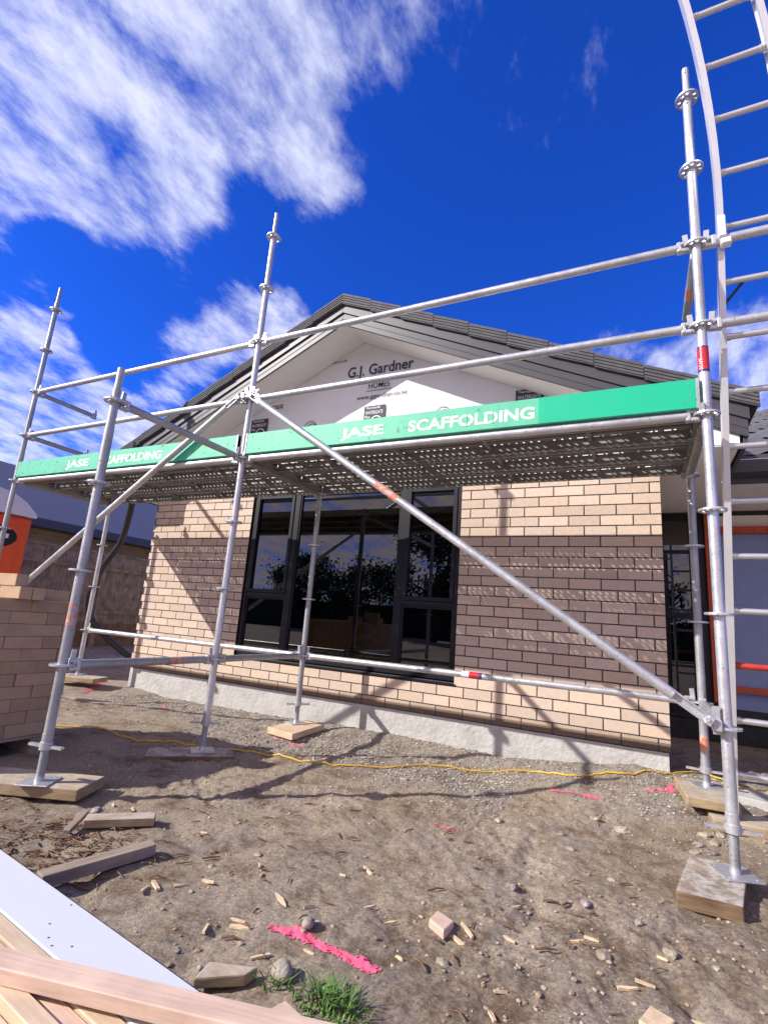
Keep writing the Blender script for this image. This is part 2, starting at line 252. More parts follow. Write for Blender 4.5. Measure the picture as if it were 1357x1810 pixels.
# ------------------------------------------------------------------ mesh helpers
class MB:
    def __init__(s): s.v = []; s.f = []; s.c = []; s.sm = []
    def add(s, vs, fs, col=(1, 1, 1), smooth=False):
        o = len(s.v); s.v += [tuple(v) for v in vs]
        for f in fs: s.f.append(tuple(i + o for i in f)); s.c.append(col); s.sm.append(smooth)
    def box(s, c, size, rot=None, col=(1, 1, 1), skew=None):
        x, y, z = size[0] / 2, size[1] / 2, size[2] / 2; R = rot or Matrix.Identity(3); c = Vector(c)
        vs = [c + R @ Vector(p) for p in ((-x, -y, -z), (x, -y, -z), (x, y, -z), (-x, y, -z), (-x, -y, z), (x, -y, z), (x, y, z), (-x, y, z))]
        s.add(vs, [(0, 3, 2, 1), (4, 5, 6, 7), (0, 1, 5, 4), (1, 2, 6, 5), (2, 3, 7, 6), (3, 0, 4, 7)], col)
    def bx(s, x0, x1, y0, y1, z0, z1, col=(1, 1, 1)): s.box(((x0 + x1) / 2, (y0 + y1) / 2, (z0 + z1) / 2), (x1 - x0, y1 - y0, z1 - z0), None, col)
    def chamf(s, c, size, rot=None, b=.004, col=(1, 1, 1), jit=0.):
        bm = bmesh.new(); bmesh.ops.create_cube(bm, size=1)
        for v in bm.verts: v.co = Vector((v.co.x * size[0], v.co.y * size[1], v.co.z * size[2])) + Vector([random.uniform(-jit, jit) for _ in range(3)])
        bmesh.ops.bevel(bm, geom=bm.edges[:], offset=b, segments=1, affect='EDGES'); R = rot or Matrix.Identity(3); bm.verts.index_update()
        s.add([Vector(c) + R @ v.co for v in bm.verts], [[v.index for v in f.verts] for f in bm.faces], col); bm.free()
    def tube(s, p0, p1, r, seg=12, r1=None, caps=True, col=(1, 1, 1)):
        p0 = Vector(p0); p1 = Vector(p1); r1 = r if r1 is None else r1; q = (p1 - p0).to_track_quat('Z', 'Y').to_matrix(); vs = []
        for p, rr in ((p0, r), (p1, r1)):
            for i in range(seg): a = 2 * math.pi * i / seg; vs.append(p + q @ Vector((math.cos(a) * rr, math.sin(a) * rr, 0)))
        s.add(vs, [(i, (i + 1) % seg, seg + (i + 1) % seg, seg + i) for i in range(seg)], col, True)
        if caps: s.add(vs, [tuple(reversed(range(seg))), tuple(range(seg, 2 * seg))], col)
    def path(s, pts, r, seg=8, flat=1., col=(1, 1, 1)):
        pts = [Vector(p) for p in pts]; vs = []; n = len(pts)
        for k, p in enumerate(pts):
            d = (pts[min(k + 1, n - 1)] - pts[max(k - 1, 0)]); q = d.to_track_quat('Z', 'Y').to_matrix(); rr = r[k] if isinstance(r, (list, tuple)) else r
            for i in range(seg): a = 2 * math.pi * i / seg; vs.append(p + q @ Vector((math.cos(a) * rr * flat, math.sin(a) * rr, 0)))
        fs = [(k * seg + i, k * seg + (i + 1) % seg, (k + 1) * seg + (i + 1) % seg, (k + 1) * seg + i) for k in range(n - 1) for i in range(seg)]
        s.add(vs, fs, col, True); s.add(vs, [tuple(reversed(range(seg))), tuple(range((n - 1) * seg, n * seg))], col)
    def prism(s, poly, ax, a0, a1, col=(1, 1, 1)):       # polygon in the other two axes, extruded along ax
        def P(u, w, a): return {0: (a, u, w), 1: (u, a, w), 2: (u, w, a)}[ax]
        n = len(poly); vs = [P(u, w, a0) for u, w in poly] + [P(u, w, a1) for u, w in poly]
        s.add(vs, [tuple(range(n)), tuple(reversed(range(n, 2 * n)))] + [(i, n + i, n + (i + 1) % n, (i + 1) % n) for i in range(n)], col)
    def build(s, name, m_, parent=None, bevel=0., normals=True):
        me = bpy.data.meshes.new(name); me.from_pydata(s.v, [], s.f)
        me.polygons.foreach_set('use_smooth', s.sm)
        ca = me.color_attributes.new('Col', 'FLOAT_COLOR', 'CORNER'); buf = []
        for p, c in zip(me.polygons, s.c): buf += [c[0], c[1], c[2], 1.0] * p.loop_total
        ca.data.foreach_set('color', buf)
        me.materials.append(m_); me.update()
        if normals:
            bm = bmesh.new(); bm.from_mesh(me); bmesh.ops.recalc_face_normals(bm, faces=bm.faces[:]); bm.to_mesh(me); bm.free()
        o = bpy.data.objects.new(name, me); COL.objects.link(o)
        if parent:
            o.parent = parent
        if bevel:
            b = o.modifiers.new('bevel', 'BEVEL'); b.width = bevel; b.segments = 2; b.limit_method = 'ANGLE'
        return o


def tag(o, label, cat, group=None, kind=None):
    if label: o['label'] = label
    if cat: o['category'] = cat
    if group: o['group'] = group
    if kind: o['kind'] = kind
    return o
def thing(name, label, cat, group=None, loc=(0, 0, 0), rz=0):
    o = bpy.data.objects.new(name, None); COL.objects.link(o); o.location = loc; o.rotation_euler = (0, 0, rz); o.empty_display_size = .2
    return tag(o, label, cat, group)
def struct(o): o['kind'] = 'structure'; return o
def put(o, loc, parent):
    c = o.copy(); COL.objects.link(c); c.parent = parent; c.location = loc; return c
def text(body, name, m_, parent, x, y, z, h, width=None, bold=0., depth=.0015, rot=(rad(90), 0, 0)):
    cu = bpy.data.curves.new(name, 'FONT'); cu.body = body; cu.size = 1; cu.offset = bold; cu.extrude = 0; cu.resolution_u = 3
    tmp = bpy.data.objects.new(name, cu); COL.objects.link(tmp); bpy.context.view_layer.update()
    me = bpy.data.meshes.new_from_object(tmp.evaluated_get(bpy.context.evaluated_depsgraph_get())); bpy.data.objects.remove(tmp)
    xs = [v.co.x for v in me.vertices]; ys = [v.co.y for v in me.vertices if True]; x0, x1 = min(xs), max(xs); y0, y1 = min(ys), max(ys); sy = h / (y1 - y0); sx = sy if width is None else width / (x1 - x0)
    R = Matrix.Rotation(rot[0], 3, 'X') if rot[2] == 0 else Matrix.Rotation(rot[2], 3, 'Z') @ Matrix.Rotation(rot[0], 3, 'X')
    for v in me.vertices: v.co = R @ Vector(((v.co.x - x0) * sx, (v.co.y - y0) * sy, 0)) + Vector((x, y, z))
    me.materials.clear(); me.materials.append(m_); me.name = name
    o = bpy.data.objects.new(name, me); COL.objects.link(o); o.parent = parent; return o
def sst(t): t = max(0., min(1., t)); return t * t * (3 - 2 * t)
N3 = lambda x, y, s, o=0: noise.noise(Vector((x * s + o, y * s - o, o * .7)))

# ------------------------------------------------------------------ ground
def gravel_amount(x, y):
    w = .85 * sst((y + 1.42 + .45 * N3(x, y, 1.7, 3)) / .6) * sst((x + 6.5) / 1.5) * (1 - sst((y - .8) / 1))
    if x > -.9: w *= sst((y + .95 + .5 * N3(x, y, 2.3, 9)) / .5)
    if x < -3.6: w *= .35 + .65 * sst((y + .9) / .4)
    return w
def gh(x, y, fine=True):
    z = -.248
    z += .10 * sst((x + 1.3) / 1.2) * sst((y + 1.0) / .6)                                  # gravel banked against the wall end
    z += .035 * sst((y + .32) / .2) * sst((x + 4.5) / 3)
    z += .05 * sst((-x - 4.8) / 1.5) * sst((y + 1.6) / 1.2)
    z += .10 * sst((-x - 6.5) / 2.5)
    z += .018 * N3(x, y, .9, 1) + .010 * N3(x, y, 3.1, 5)
    if fine:
        a = .55 + .9 * max(0, N3(x, y, 1.1, 21) + .3)
        z += a * (.009 * N3(x, y, 8, 2) + .007 * N3(x, y, 19, 4) + .005 * N3(x, y, 36, 8) + .0035 * N3(x, y, 71, 11)) - .014 * max(0, 1 - abs(N3(x, y, 1.6, 40)) * 7) + .012 * max(0, N3(x, y, 6, 50)) ** 2 * 4 * max(0, N3(x, y, 27, 3))
        g = gravel_amount(x, y); z += g * (.006 * N3(x, y, 30, 6) + .004 * N3(x, y, 60, 3))
        cl = max(0, 1 - math.hypot(x + 2.45, (y + 1.95) * 1.6) / .5) + .8 * max(0, 1 - math.hypot(x + .55, (y + 1.0) * 2.2) / .8)      # rough clods
        z += cl * .030 * abs(N3(x, y, 11, 12)) + cl * .012 * N3(x, y, 25, 1)
    return z


def axis(parts):
    out = []
    for a, b, st in parts:
        n = max(1, round((b - a) / st)); out += [a + (b - a) * i / n for i in range(n)]
    return out + [parts[-1][1]]
def build_ground():
    X = axis([(-900, -60, 120), (-60, -12, 6), (-12, -6, .25), (-6, -3.2, .05), (-3.2, .75, .0115), (.75, 2.5, .06), (2.5, 12, 1), (12, 60, 8), (60, 900, 120)])
    Y = axis([(-900, -60, 120), (-60, -8, 6), (-8, -3.8, .4), (-3.8, -3.45, .05), (-3.45, -1.6, .0115), (-1.6, .2, .021), (.2, 4, .15), (4, 14, 1), (14, 60, 8), (60, 900, 120)])
    vs = []; cs = []
    for y in Y:
        for x in X:
            near = -6.5 < x < 2.6 and -4.2 < y < 1
            z = gh(x, y, near); vs.append((x, y, z)); cs.append(gravel_amount(x, y) if near else .2)
    nx = len(X); fs = [(j * nx + i, j * nx + i + 1, (j + 1) * nx + i + 1, (j + 1) * nx + i) for j in range(len(Y) - 1) for i in range(nx - 1)]
    me = bpy.data.meshes.new('ground'); me.from_pydata(vs, [], fs); ca = me.color_attributes.new('Col', 'FLOAT_COLOR', 'POINT')
    buf = []
    for c in cs: buf += [c, c, c, 1]
    ca.data.foreach_set('color', buf); me.polygons.foreach_set('use_smooth', [True] * len(fs)); me.materials.append(M['ground']); me.update()
    o = bpy.data.objects.new('ground', me); COL.objects.link(o); struct(o)
build_ground()

# ------------------------------------------------------------------ house
P_ = .466; XC = -2.81; WL = -5.62
def make_house():
    h = thing('brick_house', 'cream brick gable-ended house with white wrap in its gable and a charcoal tiled roof', 'house')
    # wall of real bricks over a mortar backing
    b = MB(); mo = MB(); bh, bl = .076, .23
    wx0, wx1, wz0, wz1 = -4.055, -1.60, .28, 2.075
    segs = [(0, .235)] + [None]
    for n in range(24):
        z0 = n * .086; z1 = z0 + bh; off = -.075 if n % 2 == 0 else -.195
        ends = [0.] + [off - .24 * k for k in range(30)]
        for k in range(len(ends) - 1):
            r = ends[k] - (0 if k == 0 else .005); l = ends[k + 1] + .005
            if l <= WL: l = WL
            if r - l < .03: continue
            if z1 > wz0 + .01 and z0 < wz1 - .01:
                if l >= wx0 and r <= wx1: continue
                if l < wx1 < r: l = wx1
                if l < wx0 < r: r = wx0
                if r - l < .02: continue
            q = random.uniform(.88, 1.08); t = random.uniform(-.06, .06); col = (q, q * (1 - t * .4), q * (1 - t)); dy = random.uniform(-.0012, .0012)
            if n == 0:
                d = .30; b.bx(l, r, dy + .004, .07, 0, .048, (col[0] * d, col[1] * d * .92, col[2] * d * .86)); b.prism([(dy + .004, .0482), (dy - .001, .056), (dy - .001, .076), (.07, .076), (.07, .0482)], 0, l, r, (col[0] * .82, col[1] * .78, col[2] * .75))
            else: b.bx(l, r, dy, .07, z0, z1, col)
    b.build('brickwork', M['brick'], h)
    m0 = .0055
    for (x0, x1, z0, z1) in ((WL + .004, wx0, .002, 2.06), (wx1, -.004, .002, 2.06), (wx0, wx1, .002, wz0), (wx0, wx1, wz1, 2.085)): mo.bx(x0, x1, m0, .066, z0, z1)
    mo.build('mortar', M['mortar'], h)
    f = MB(); bm_n = 60
    pts = []
    f.bx(WL + .012, -.012, .004, 8, -.6, -.008); f.build('foundation', M['concrete'], h)
    # side wall on the left and back, plain brick slabs
    for q_ in ((WL, WL + .07, .075, 8, 0, 2.05), (-.07, 0, .075, 1.55, 0, 2.05), (WL, 0, 8, 8.07, 0, 2.05)): s = MB(); s.bx(*q_); s.build('side_wall', M['brick'], h)
    # room behind the window
    r = MB(); x0, x1 = -5.4, -.3
    r.bx(x0, x1, 3.6, 3.65, .0, 2.4); r.bx(x0 - .05, x0, .12, 3.65, 0, 2.4); r.bx(x1, x1 + .05, .12, 3.65, 0, 2.4); r.bx(x0, x1, .12, 3.65, 2.4, 2.45)
    for i in range(9): r.bx(x0 + .3 + i * .6, x0 + .345 + i * .6, 3.52, 3.6, .06, 2.38)
    r.bx(x0, wx0 - .002, .1, .115, .0, 2.4); r.bx(wx1 + .002, x1, .1, .115, .0, 2.4); r.bx(wx0, wx1, .1, .115, 2.09, 2.4); r.bx(wx0, wx1, .1, .115, 0, .27)
    r.build('interior_room', M['inside'], h)
    jg = thing('plastic_jug', 'orange plastic jug standing inside behind the window glass', 'jug', loc=(-2.75, .55, .056)); q = MB(); q.path([(0, 0, 0), (0, 0, .05), (0, 0, .22), (0, 0, .3), (0, 0, .36), (0, 0, .48)], [.13, .15, .15, .10, .04, .035], 18); q.build('body', M['orange_plastic'], jg); q = MB(); q.tube((0, 0, .48), (0, 0, .53), .045, 14); q.build('cap', M['orange_red'], jg)
    fl = MB(); fl.bx(x0, x1, .075, 3.6, .02, .055); fl.build('interior_floor', M['insidefloor'], h)
    # window
    w = MB(); fy0, fy1 = .022, .075
    def fr(a, b_, c, d, t=.05, y0=fy0, y1=fy1): w.bx(a, a + t, y0, y1, c, d); w.bx(b_ - t, b_, y0, y1, c, d); w.bx(a + t, b_ - t, y0 + .001, y1, c, c + t); w.bx(a + t, b_ - t, y0 + .001, y1, d - t, d)
    fr(wx0, wx1, wz0 + .012, wz1, .045)
    mu = (-3.455, -2.185)
    for x in mu: w.bx(x - .035, x + .035, fy0 + .002, fy1, wz0 + .05, wz1 - .04)
    for a, c in ((wx0 + .045, mu[0] - .035), (mu[1] + .035, wx1 - .045)):
        w.bx(a, c, fy0 + .003, fy1, .905, .955)
        fr(a + .001, c - .001, .956, wz1 - .046, .038, fy0 - .008, fy1 - .01)
        fr(a + .001, c - .001, wz0 + .058, .904, .016, fy0 + .01, fy1 - .004)
    fr(mu[0] + .036, mu[1] - .036, wz0 + .058, wz1 - .046, .016, fy0 + .01, fy1 - .004)
    wo = w.build('window', M['frame'], h, bevel=.003)
    sl = MB(); sl.prism([(-.012, wz0 - .012), (.07, wz0 + .012), (.07, wz0 - .02), (-.012, wz0 - .02)], 0, wx0 + .01, wx1 + .012); sl.build('sill', M['frame'], wo)
    hd = MB(); hd.bx(wx0 - .005, wx1 + .005, .0, .08, wz1, wz1 + .008); hd.build('lintel', M['frame'], wo)
    for a, c, z0, z1, y in ((wx0 + .08, mu[0] - .07, .99, wz1 - .08, .045), (mu[1] + .07, wx1 - .08, .99, wz1 - .08, .045), (wx0 + .06, mu[0] - .05, .35, .89, .05), (mu[1] + .05, wx1 - .06, .35, .89, .05), (mu[0] + .05, mu[1] - .05, .35, wz1 - .06, .052)):
        g = MB(); g.add([(a, y, z0), (c, y, z0), (c, y, z1), (a, y, z1)], [(0, 1, 2, 3)]); g.build('pane', M['glass'], wo, normals=False)
    # gable wrap, slightly rippled sheet
    g = MB(); nx, nz = 90, 30; yw = .05; vs = []; zb = 2.045; top = lambda x: 3.745 - P_ * abs(x - XC)
    for j in range(nz + 1):
        for i in range(nx + 1):
            x = WL + .02 + (5.6) * i / nx; t = top(x); z = zb + (t - zb) * j / nz
            vs.append((x, yw + .004 * N3(x * 2.2, z * .8, 2.1, 4) + .0025 * N3(x * 5, z * 1.2, 2, 7), z))
    g.add(vs, [(j * (nx + 1) + i, j * (nx + 1) + i + 1, (j + 1) * (nx + 1) + i + 1, (j + 1) * (nx + 1) + i) for j in range(nz) for i in range(nx)], smooth=True)
    gw = g.build('gable_wrap', M['wrap'], h, normals=False)
    bk = MB(); bk.prism([(WL + .03, 2.06), (-.03, 2.06), (XC, 3.70)], 1, .08, .12); bk.build('gable_frame', M['fence'], h)
    yy = .0415
    text('G.J. Gardner', 'wrap_print', M['ink'], gw, -2.99, yy, 3.30, .165, .79, .012)
    text('HOMES', 'wrap_print', M['ink'], gw, -2.715, yy, 3.172, .068, .255, .004)
    u = MB(); u.bx(-2.74, -2.44, yy - .001, yy, 3.145, 3.151); u.build('wrap_print', M['ink'], gw)
    text('www.gjgardner.co.nz', 'wrap_print', M['ink'], gw, -2.847, yy, 3.045, .062, .59, .006)
    text('er.co.nz', 'wrap_print', M['ink'], gw, -4.03, yy, 3.095, .05, .19, .012)
    text('.gjgardner.co.nz', 'wrap_print', M['ink'], gw, -3.32, yy, 3.538, .045, .30, .012)
    for (x, z) in ((-2.74, 2.70), (-1.14, 2.655), (-4.285, 2.72)):
        q = MB(); q.bx(x, x + .25, yy - .0005, yy, z, z + .27); q.build('wrap_label', M['greyink'], gw)
        text('Thermakraft', 'wrap_label_print', M['wrap'], gw, x + .02, yy - .002, z + .235, .026, .17, .012)
        text('WATERGATE', 'wrap_label_print', M['wrap'], gw, x + .015, yy - .002, z + .175, .038, .21, .008)
        text('Plus', 'wrap_label_print', M['wrap'], gw, x + .015, yy - .002, z + .13, .032, .06, .012)
        c = MB(); ring(c, (x + .15, yy - .002, z + .085), .07, .058); ring(c, (x + .13, yy - .002, z + .06), .03, .02); c.build('wrap_label_print', M['wrap'], gw, normals=False)
    for (x, z) in ((-3.42, 2.80), (-1.85, 2.775)):
        c = MB()
        for k in range(4): ring(c, (x + .02 * k, yy, z - .012 * k), .085 - .018 * k, .078 - .018 * k, a0=20, a1=200)
        for k in range(5): c.path([(x - .10 + .02 * k, yy, z - .01 - .02 * k), (x - .04 + .01 * k, yy, z - .03 - .012 * k), (x, yy, z - .01 - .02 * k)], .004, 4)
        c.build('wrap_emblem', M['greyink'], gw, normals=False)
    # raking soffit, flat eave soffit, box ends
    so = MB(); yb = -.41
    for sgn in (1, -1):
        xe = XC + sgn * 3.28
        so.prism([(XC, 3.742), (xe, 3.742 - P_ * 3.28), (xe, 3.752 - P_ * 3.28), (XC, 3.752)], 1, yb, .046)
        ww = (0, .47) if sgn > 0 else (WL - .47, WL)
        so.bx(ww[0], ww[1], -.40, 8, 2.09, 2.10)
        xw = 0 if sgn > 0 else WL
        so.prism([(xw, 2.1), (xe, 2.1), (xe, 3.742 - P_ * 3.28), (xw, 3.742 - P_ * 2.81)], 1, -.405, -.395)
        so.prism([(xw, 2.1), (xw - sgn * .06, 2.1), (xw - sgn * .06, 3.742 - P_ * 2.75), (xw, 3.742 - P_ * 2.81)], 1, -.394, .045)
    so.build('soffit', M['soffit'], h)
    # barge boards: two stepped boards each side
    ba = MB()
    for sgn in (1, -1):
        X = lambda d: XC + sgn * d
        ba.prism([(X(0), 3.685), (X(3.33), 3.685 - P_ * 3.33), (X(3.33), 3.86 - P_ * 3.33), (X(0), 3.86)], 1, -.432, -.41)
        ba.prism([(X(0), 3.81), (X(3.34), 3.81 - P_ * 3.34), (X(3.34), 3.945 - P_ * 3.34), (X(0), 3.945)], 1, -.448, -.433)
        ba.prism([(X(0), 3.74), (X(3.33), 3.74 - P_ * 3.33), (X(3.33), 3.752 - P_ * 3.33), (X(0), 3.752)], 1, -.436, -.4325)
        xf = XC + sgn * 3.30
        ba.bx(min(xf, xf + sgn * .025), max(xf, xf + sgn * .025), -.405, 8 if sgn < 0 else .6, 2.085, 2.24)
    ba.build('barge_board', M['fascia'], h, bevel=.002)
    rf = MB()
    for sgn in (1, -1):
        X = lambda d: XC + sgn * d
        rf.prism([(X(0), 3.90), (X(3.36), 3.90 - P_ * 3.36), (X(3.36), 3.955 - P_ * 3.36), (X(0), 3.955)], 1, -.425, 8.3)
        k = 0; d = .01
        while d < 3.3:                                                      # courses of tile on the slope
            z = 3.955 - P_ * d; rf.prism([(X(d), z), (X(d + .335), z - P_ * .335), (X(d + .335), z - P_ * .335 + .03), (X(d), z + .005)], 1, -.40, 8.3); d += .34
    ro = rf.build('roof', M['tile'], h)
    for sgn in (1, -1):                                                   # barge tiles: ribbed L-shaped cappings, stepped
        X = lambda d: XC + sgn * d
        d = 0.
        bt = MB()
        while d < 3.3:
            e = min(d + .355, 3.42); lift0, lift1 = .0, .022
            zt = lambda a, t_: 4.012 - P_ * a + (lift0 + (lift1 - lift0) * t_)
            g_ = .019
            bt.prism([(X(d), zt(d, 0) - .118), (X(e - g_), zt(e, 1) - .118), (X(e - g_), zt(e, 1)), (X(d), zt(d, 0))], 1, -.475, -.452)
            for r_ in range(4):
                o_ = .012 + .027 * r_
                bt.prism([(X(d), zt(d, 0) - o_ - .014), (X(e - g_), zt(e, 1) - o_ - .014), (X(e - g_), zt(e, 1) - o_), (X(d), zt(d, 0) - o_)], 1, -.482, -.474)
            bt.prism([(X(d), zt(d, 0) - .012), (X(e - g_), zt(e, 1) - .012), (X(e - g_), zt(e, 1)), (X(d), zt(d, 0))], 1, -.4525, -.27)
            d += .34
        bt.build('barge_capping', M['tile'], ro)
        bk_ = MB(); bk_.prism([(X(0), 3.90), (X(3.38), 3.90 - P_ * 3.38), (X(3.38), 4.0 - P_ * 3.38), (X(0), 4.0)], 1, -.4519, -.4495); bk_.build('capping_gap_shade', M['black_plastic'], ro)  # black strip added behind the cappings, standing in for shade in their gaps
    rc = MB()
    for k in range(20): rc.path([(XC, -.478 + k * .43, 4.0), (XC, -.478 + k * .43 + .42, 4.01)], .09, 12, 1.)
    return h


def ring(c, ctr, r0, r1, seg=24, a0=0, a1=360):
    vs = []
    for i in range(seg + 1):
        a = rad(a0 + (a1 - a0) * i / seg)
        for r in (r0, r1): vs.append((ctr[0] + math.cos(a) * r, ctr[1], ctr[2] + math.sin(a) * r))
    c.add(vs, [(2 * i, 2 * i + 1, 2 * i + 3, 2 * i + 2) for i in range(seg)])
house = make_house()

def make_wing():
    h = thing('house_wing', 'recessed tiled-roof wing with a black window and red-framed opening right of the brick gable', 'house')
    yw = 1.62
    w = MB(); w.bx(.0, 6.5, yw + .06, yw + .1, -.2, 2.1); w.bx(6.5, 6.6, yw, 7, -.2, 2.1); w.build('wall', M['black_plastic'], h)
    d = MB(); d.bx(-.0, 6.5, yw - .05, yw + .058, -.45, .06); d.build('foundation', M['black_plastic'], h)
    s = MB(); s.bx(.475, 6.8, .62, yw + .1, 2.10, 2.11); s.bx(.0, .474, .62, yw + .1, 2.102, 2.112); s.build('soffit', M['soffit'], h)
    f = MB(); f.bx(.50, 6.8, .585, .62, 2.09, 2.27)
    f.prism([(.58, 2.13), (.46, 2.15), (.45, 2.25), (.46, 2.255), (.47, 2.16), (.58, 2.14)], 0, .50, 6.8); f.build('gutter', M['fascia'], h)
    # window
    wi = MB(); a, c, z0, z1 = .02, .345, .12, 2.06
    for x0_, x1_, zz0, zz1 in ((a, a + .05, z0, z1), (c - .05, c, z0, z1), (a + .05, c - .05, z0, z0 + .05), (a + .05, c - .05, z1 - .05, z1), (a + .05, c - .05, 1.0, 1.06), (a + .05, c - .05, 1.66, 1.69)): wi.bx(x0_, x1_, yw, yw + .058, zz0, zz1)
    wo = wi.build('window', M['frame'], h)
    g = MB(); g.add([(a, yw + .03, z0), (c, yw + .03, z0), (c, yw + .03, z1), (a, yw + .03, z1)], [(0, 1, 2, 3)]); g.build('pane', M['glass'], wo, normals=False)
    # opening with red primed frame, blue-grey panel behind
    r = MB(); r.bx(.44, .485, yw - .02, yw + .05, .24, 2.07); r.bx(.485, 3.2, yw - .01, yw + .05, 1.86, 1.93); r.bx(3.2, 3.245, yw - .02, yw + .05, .24, 2.07)
    for i in range(24): r.bx(.52 + i * .11, .56 + i * .11, yw - .018, yw - .0105, 1.875, 1.915)
    r.bx(.485, 3.2, yw - .01, yw + .05, .345, .40); r.build('door_frame', M['orange_red'], h)
    p = MB(); p.bx(.49, 3.2, yw + .052, yw + .058, .19, 1.86); p.build('door_panel', M['panel'], h)
    t = MB(); t.bx(.49, 3.2, yw + .05, yw + .056, 1.935, 2.05); t.build('door_head', M['soffit'], h)
    # roof: rows of curved tiles
    rf = MB(); y0, z0_ = .50, 2.30; sl = P_
    nx = 22
    for j in range(16):
        ya = y0 + .33 * j; 
        for i in range(nx):
            xa = .38 + .30 * i + (.15 if j % 2 else 0) - .15
            if xa < 3.4 - 0 or True:
                # keep east of the valley line against the main roof
                if xa < (2.35 - z0_) and False: continue
            vs = []; n = 6
            for t_ in range(n + 1):
                u = t_ / n; hgt = .022 * math.cos(u * 2 * math.pi) + .03
                for (yy_, add) in ((ya, .030), (ya, .004), (ya + .35, .0)):
                    zz = z0_ + sl * (yy_ - y0) + hgt + (add if yy_ == ya else 0)
                    if add == .004: zz -= .02
                    vs.append((xa + .30 * u, yy_, zz))
            fs = []
            for t_ in range(n):
                o = t_ * 3; fs += [(o, o + 3, o + 5, o + 2), (o + 1, o + 4, o + 3, o)]
            rf.add(vs, fs)
    rf.build('roof', M['tile2'], h, normals=False)
    rb = MB(); rb.prism([(.50, 2.27), (6.0, 2.27 + sl * 5.5), (6.0, 2.31 + sl * 5.5), (.50, 2.305)], 0, .52, 6.9); rb.build('roof_underlay', M['fascia'], h)
    return h
make_wing()

# ------------------------------------------------------------------ scaffold (one assembled thing)
YF, YB, YN = -1.485, -.395, -2.58; XE, XM, XA = .166, -2.894, -5.972; Z0 = .395
lv = lambda n: Z0 + .5 * n
SCF = thing('scaffold', 'galvanised steel scaffold with green toe boards standing in front of the brick gable', 'scaffold')

def rosette_mesh():
    r = MB(); seg = 24
    def annul(ra, rb, z0, z1):
        vs = []
        for i in range(seg):
            a = 2 * math.pi * i / seg
            for (q, z) in ((ra, z0), (rb, z0), (rb, z1), (ra, z1)): vs.append((math.cos(a) * q, math.sin(a) * q, z))
        fs = []
        for i in range(seg):
            j = (i + 1) % seg
            for k in range(4): fs.append((i * 4 + k, i * 4 + (k + 1) % 4, j * 4 + (k + 1) % 4, j * 4 + k))
        r.add(vs, fs, smooth=False)
    annul(.0245, .034, -.006, .006); annul(.050, .0615, -.005, .005)
    for k in range(8):
        a = rad(22.5 + 45 * k); R = Matrix.Rotation(a, 3, 'Z'); r.box(R @ Vector((.042, 0, 0)), (.02, .011 if k % 2 else .018, .009), R)
    return r
ROS = rosette_mesh().build('rosette', M['galv'], SCF)
FIRST = [True]
def rosette(x, y, z, parent, m_=None):
    if FIRST[0]: FIRST[0] = False; ROS.parent = parent; ROS.location = (x, y, z); return ROS
    return put(ROS, (x, y, z), parent)

def jack(parent, x, y, znut, zplate, rz=.3):
    j = MB(); j.tube((x, y, zplate), (x, y, znut + .04), .0175, 12)
    z = zplate + .015
    while z < znut - .01: j.tube((x, y, z), (x, y, z + .004), .0205, 12, caps=True); z += .009
    o = j.build('base_jack', M['galv_old'], parent)
    n = MB(); n.tube((x, y, znut - .018), (x, y, znut + .018), .032, 10); dx, dy = math.cos(rz) * .105, math.sin(rz) * .105
    n.box((x, y, znut - .003), (.21, .022, .012), Matrix.Rotation(rz, 3, 'Z')); n.build('wing_nut', M['galv'], o)
    p = MB(); R = Matrix.Rotation(rz + .35, 3, 'Z'); p.chamf((x, y, zplate), (.155, .155, .007), R, .002)
    for sx in (-1, 1):
        for sy in (-1, 1): p.tube(Vector((x, y, zplate + .0034)) + R @ Vector((sx * .055, sy * .055, 0)), Vector((x, y, zplate + .0045)) + R @ Vector((sx * .055, sy * .055, 0)), .008, 8)
    p.tube((x, y, zplate), (x, y, zplate + .03), .024, 12, .019); p.build('base_plate', M['galv'], o)

def standard(x, y, ztop, spigot, znut, zplate, levels, m_='galv', rz=.3, sleeves=()):
    s = MB(); s.tube((x, y, znut + .015), (x, y, ztop), .0242, 16)
    s.tube((x, y, znut + .015), (x, y, znut + .06), .0265, 16)
    for z in sleeves: s.tube((x, y, z - .1), (x, y, z + .1), .0262, 16)
    if spigot: s.tube((x, y, ztop - .01), (x, y, ztop + .02), .024, 16, .0195); s.tube((x, y, ztop + .015), (x, y, ztop + .20), .0188, 14)
    # small pin holes
    o = s.build('standard', M[m_], SCF)
    for z in ([ztop - .07, ztop + .16] if spigot else [ztop - .05]): h = MB(); rr = .0242 if z < ztop else .0188; h.tube((x - .004, y - rr - .0005, z), (x - .004, y - rr + .003, z), .0055, 8); h.build('pin_hole', M['dark_spot'], o)
    for n in levels: rosette(x, y, lv(n), o)
    jack(o, x, y, znut, zplate, rz)
    return o
sE = standard(XE, YF, 3.915, True, -.012, -.186, range(0, 8), rz=.05, sleeves=(2.05,))
sC = standard(XM, YF, 3.93, True, -.032, -.213, range(0, 8), rz=.5, sleeves=(2.08,))
sA = standard(XA, YF, 3.98, True, -.02, -.19, range(0, 8), 'galv_old', sleeves=(2.08,))
sB = standard(XM - .012, YN, 1.97, False, -.003, -.172, range(0, 4), 'galv_old', rz=.2, sleeves=(1.62,))
sp_ = MB(); sp_.tube((XM - .012, YN, 1.96), (XM - .012, YN, 2.105), .0205, 14, caps=True); sp_.build('spigot', M['galv_old'], sB)
sD = standard(XM, YB, 1.96, False, -.018, -.176, range(0, 4), 'galv_old', rz=.8)
sF = standard(XE + .004, YB, 1.96, False, .0, -.092, range(0, 4), 'galv_old', rz=-.1)
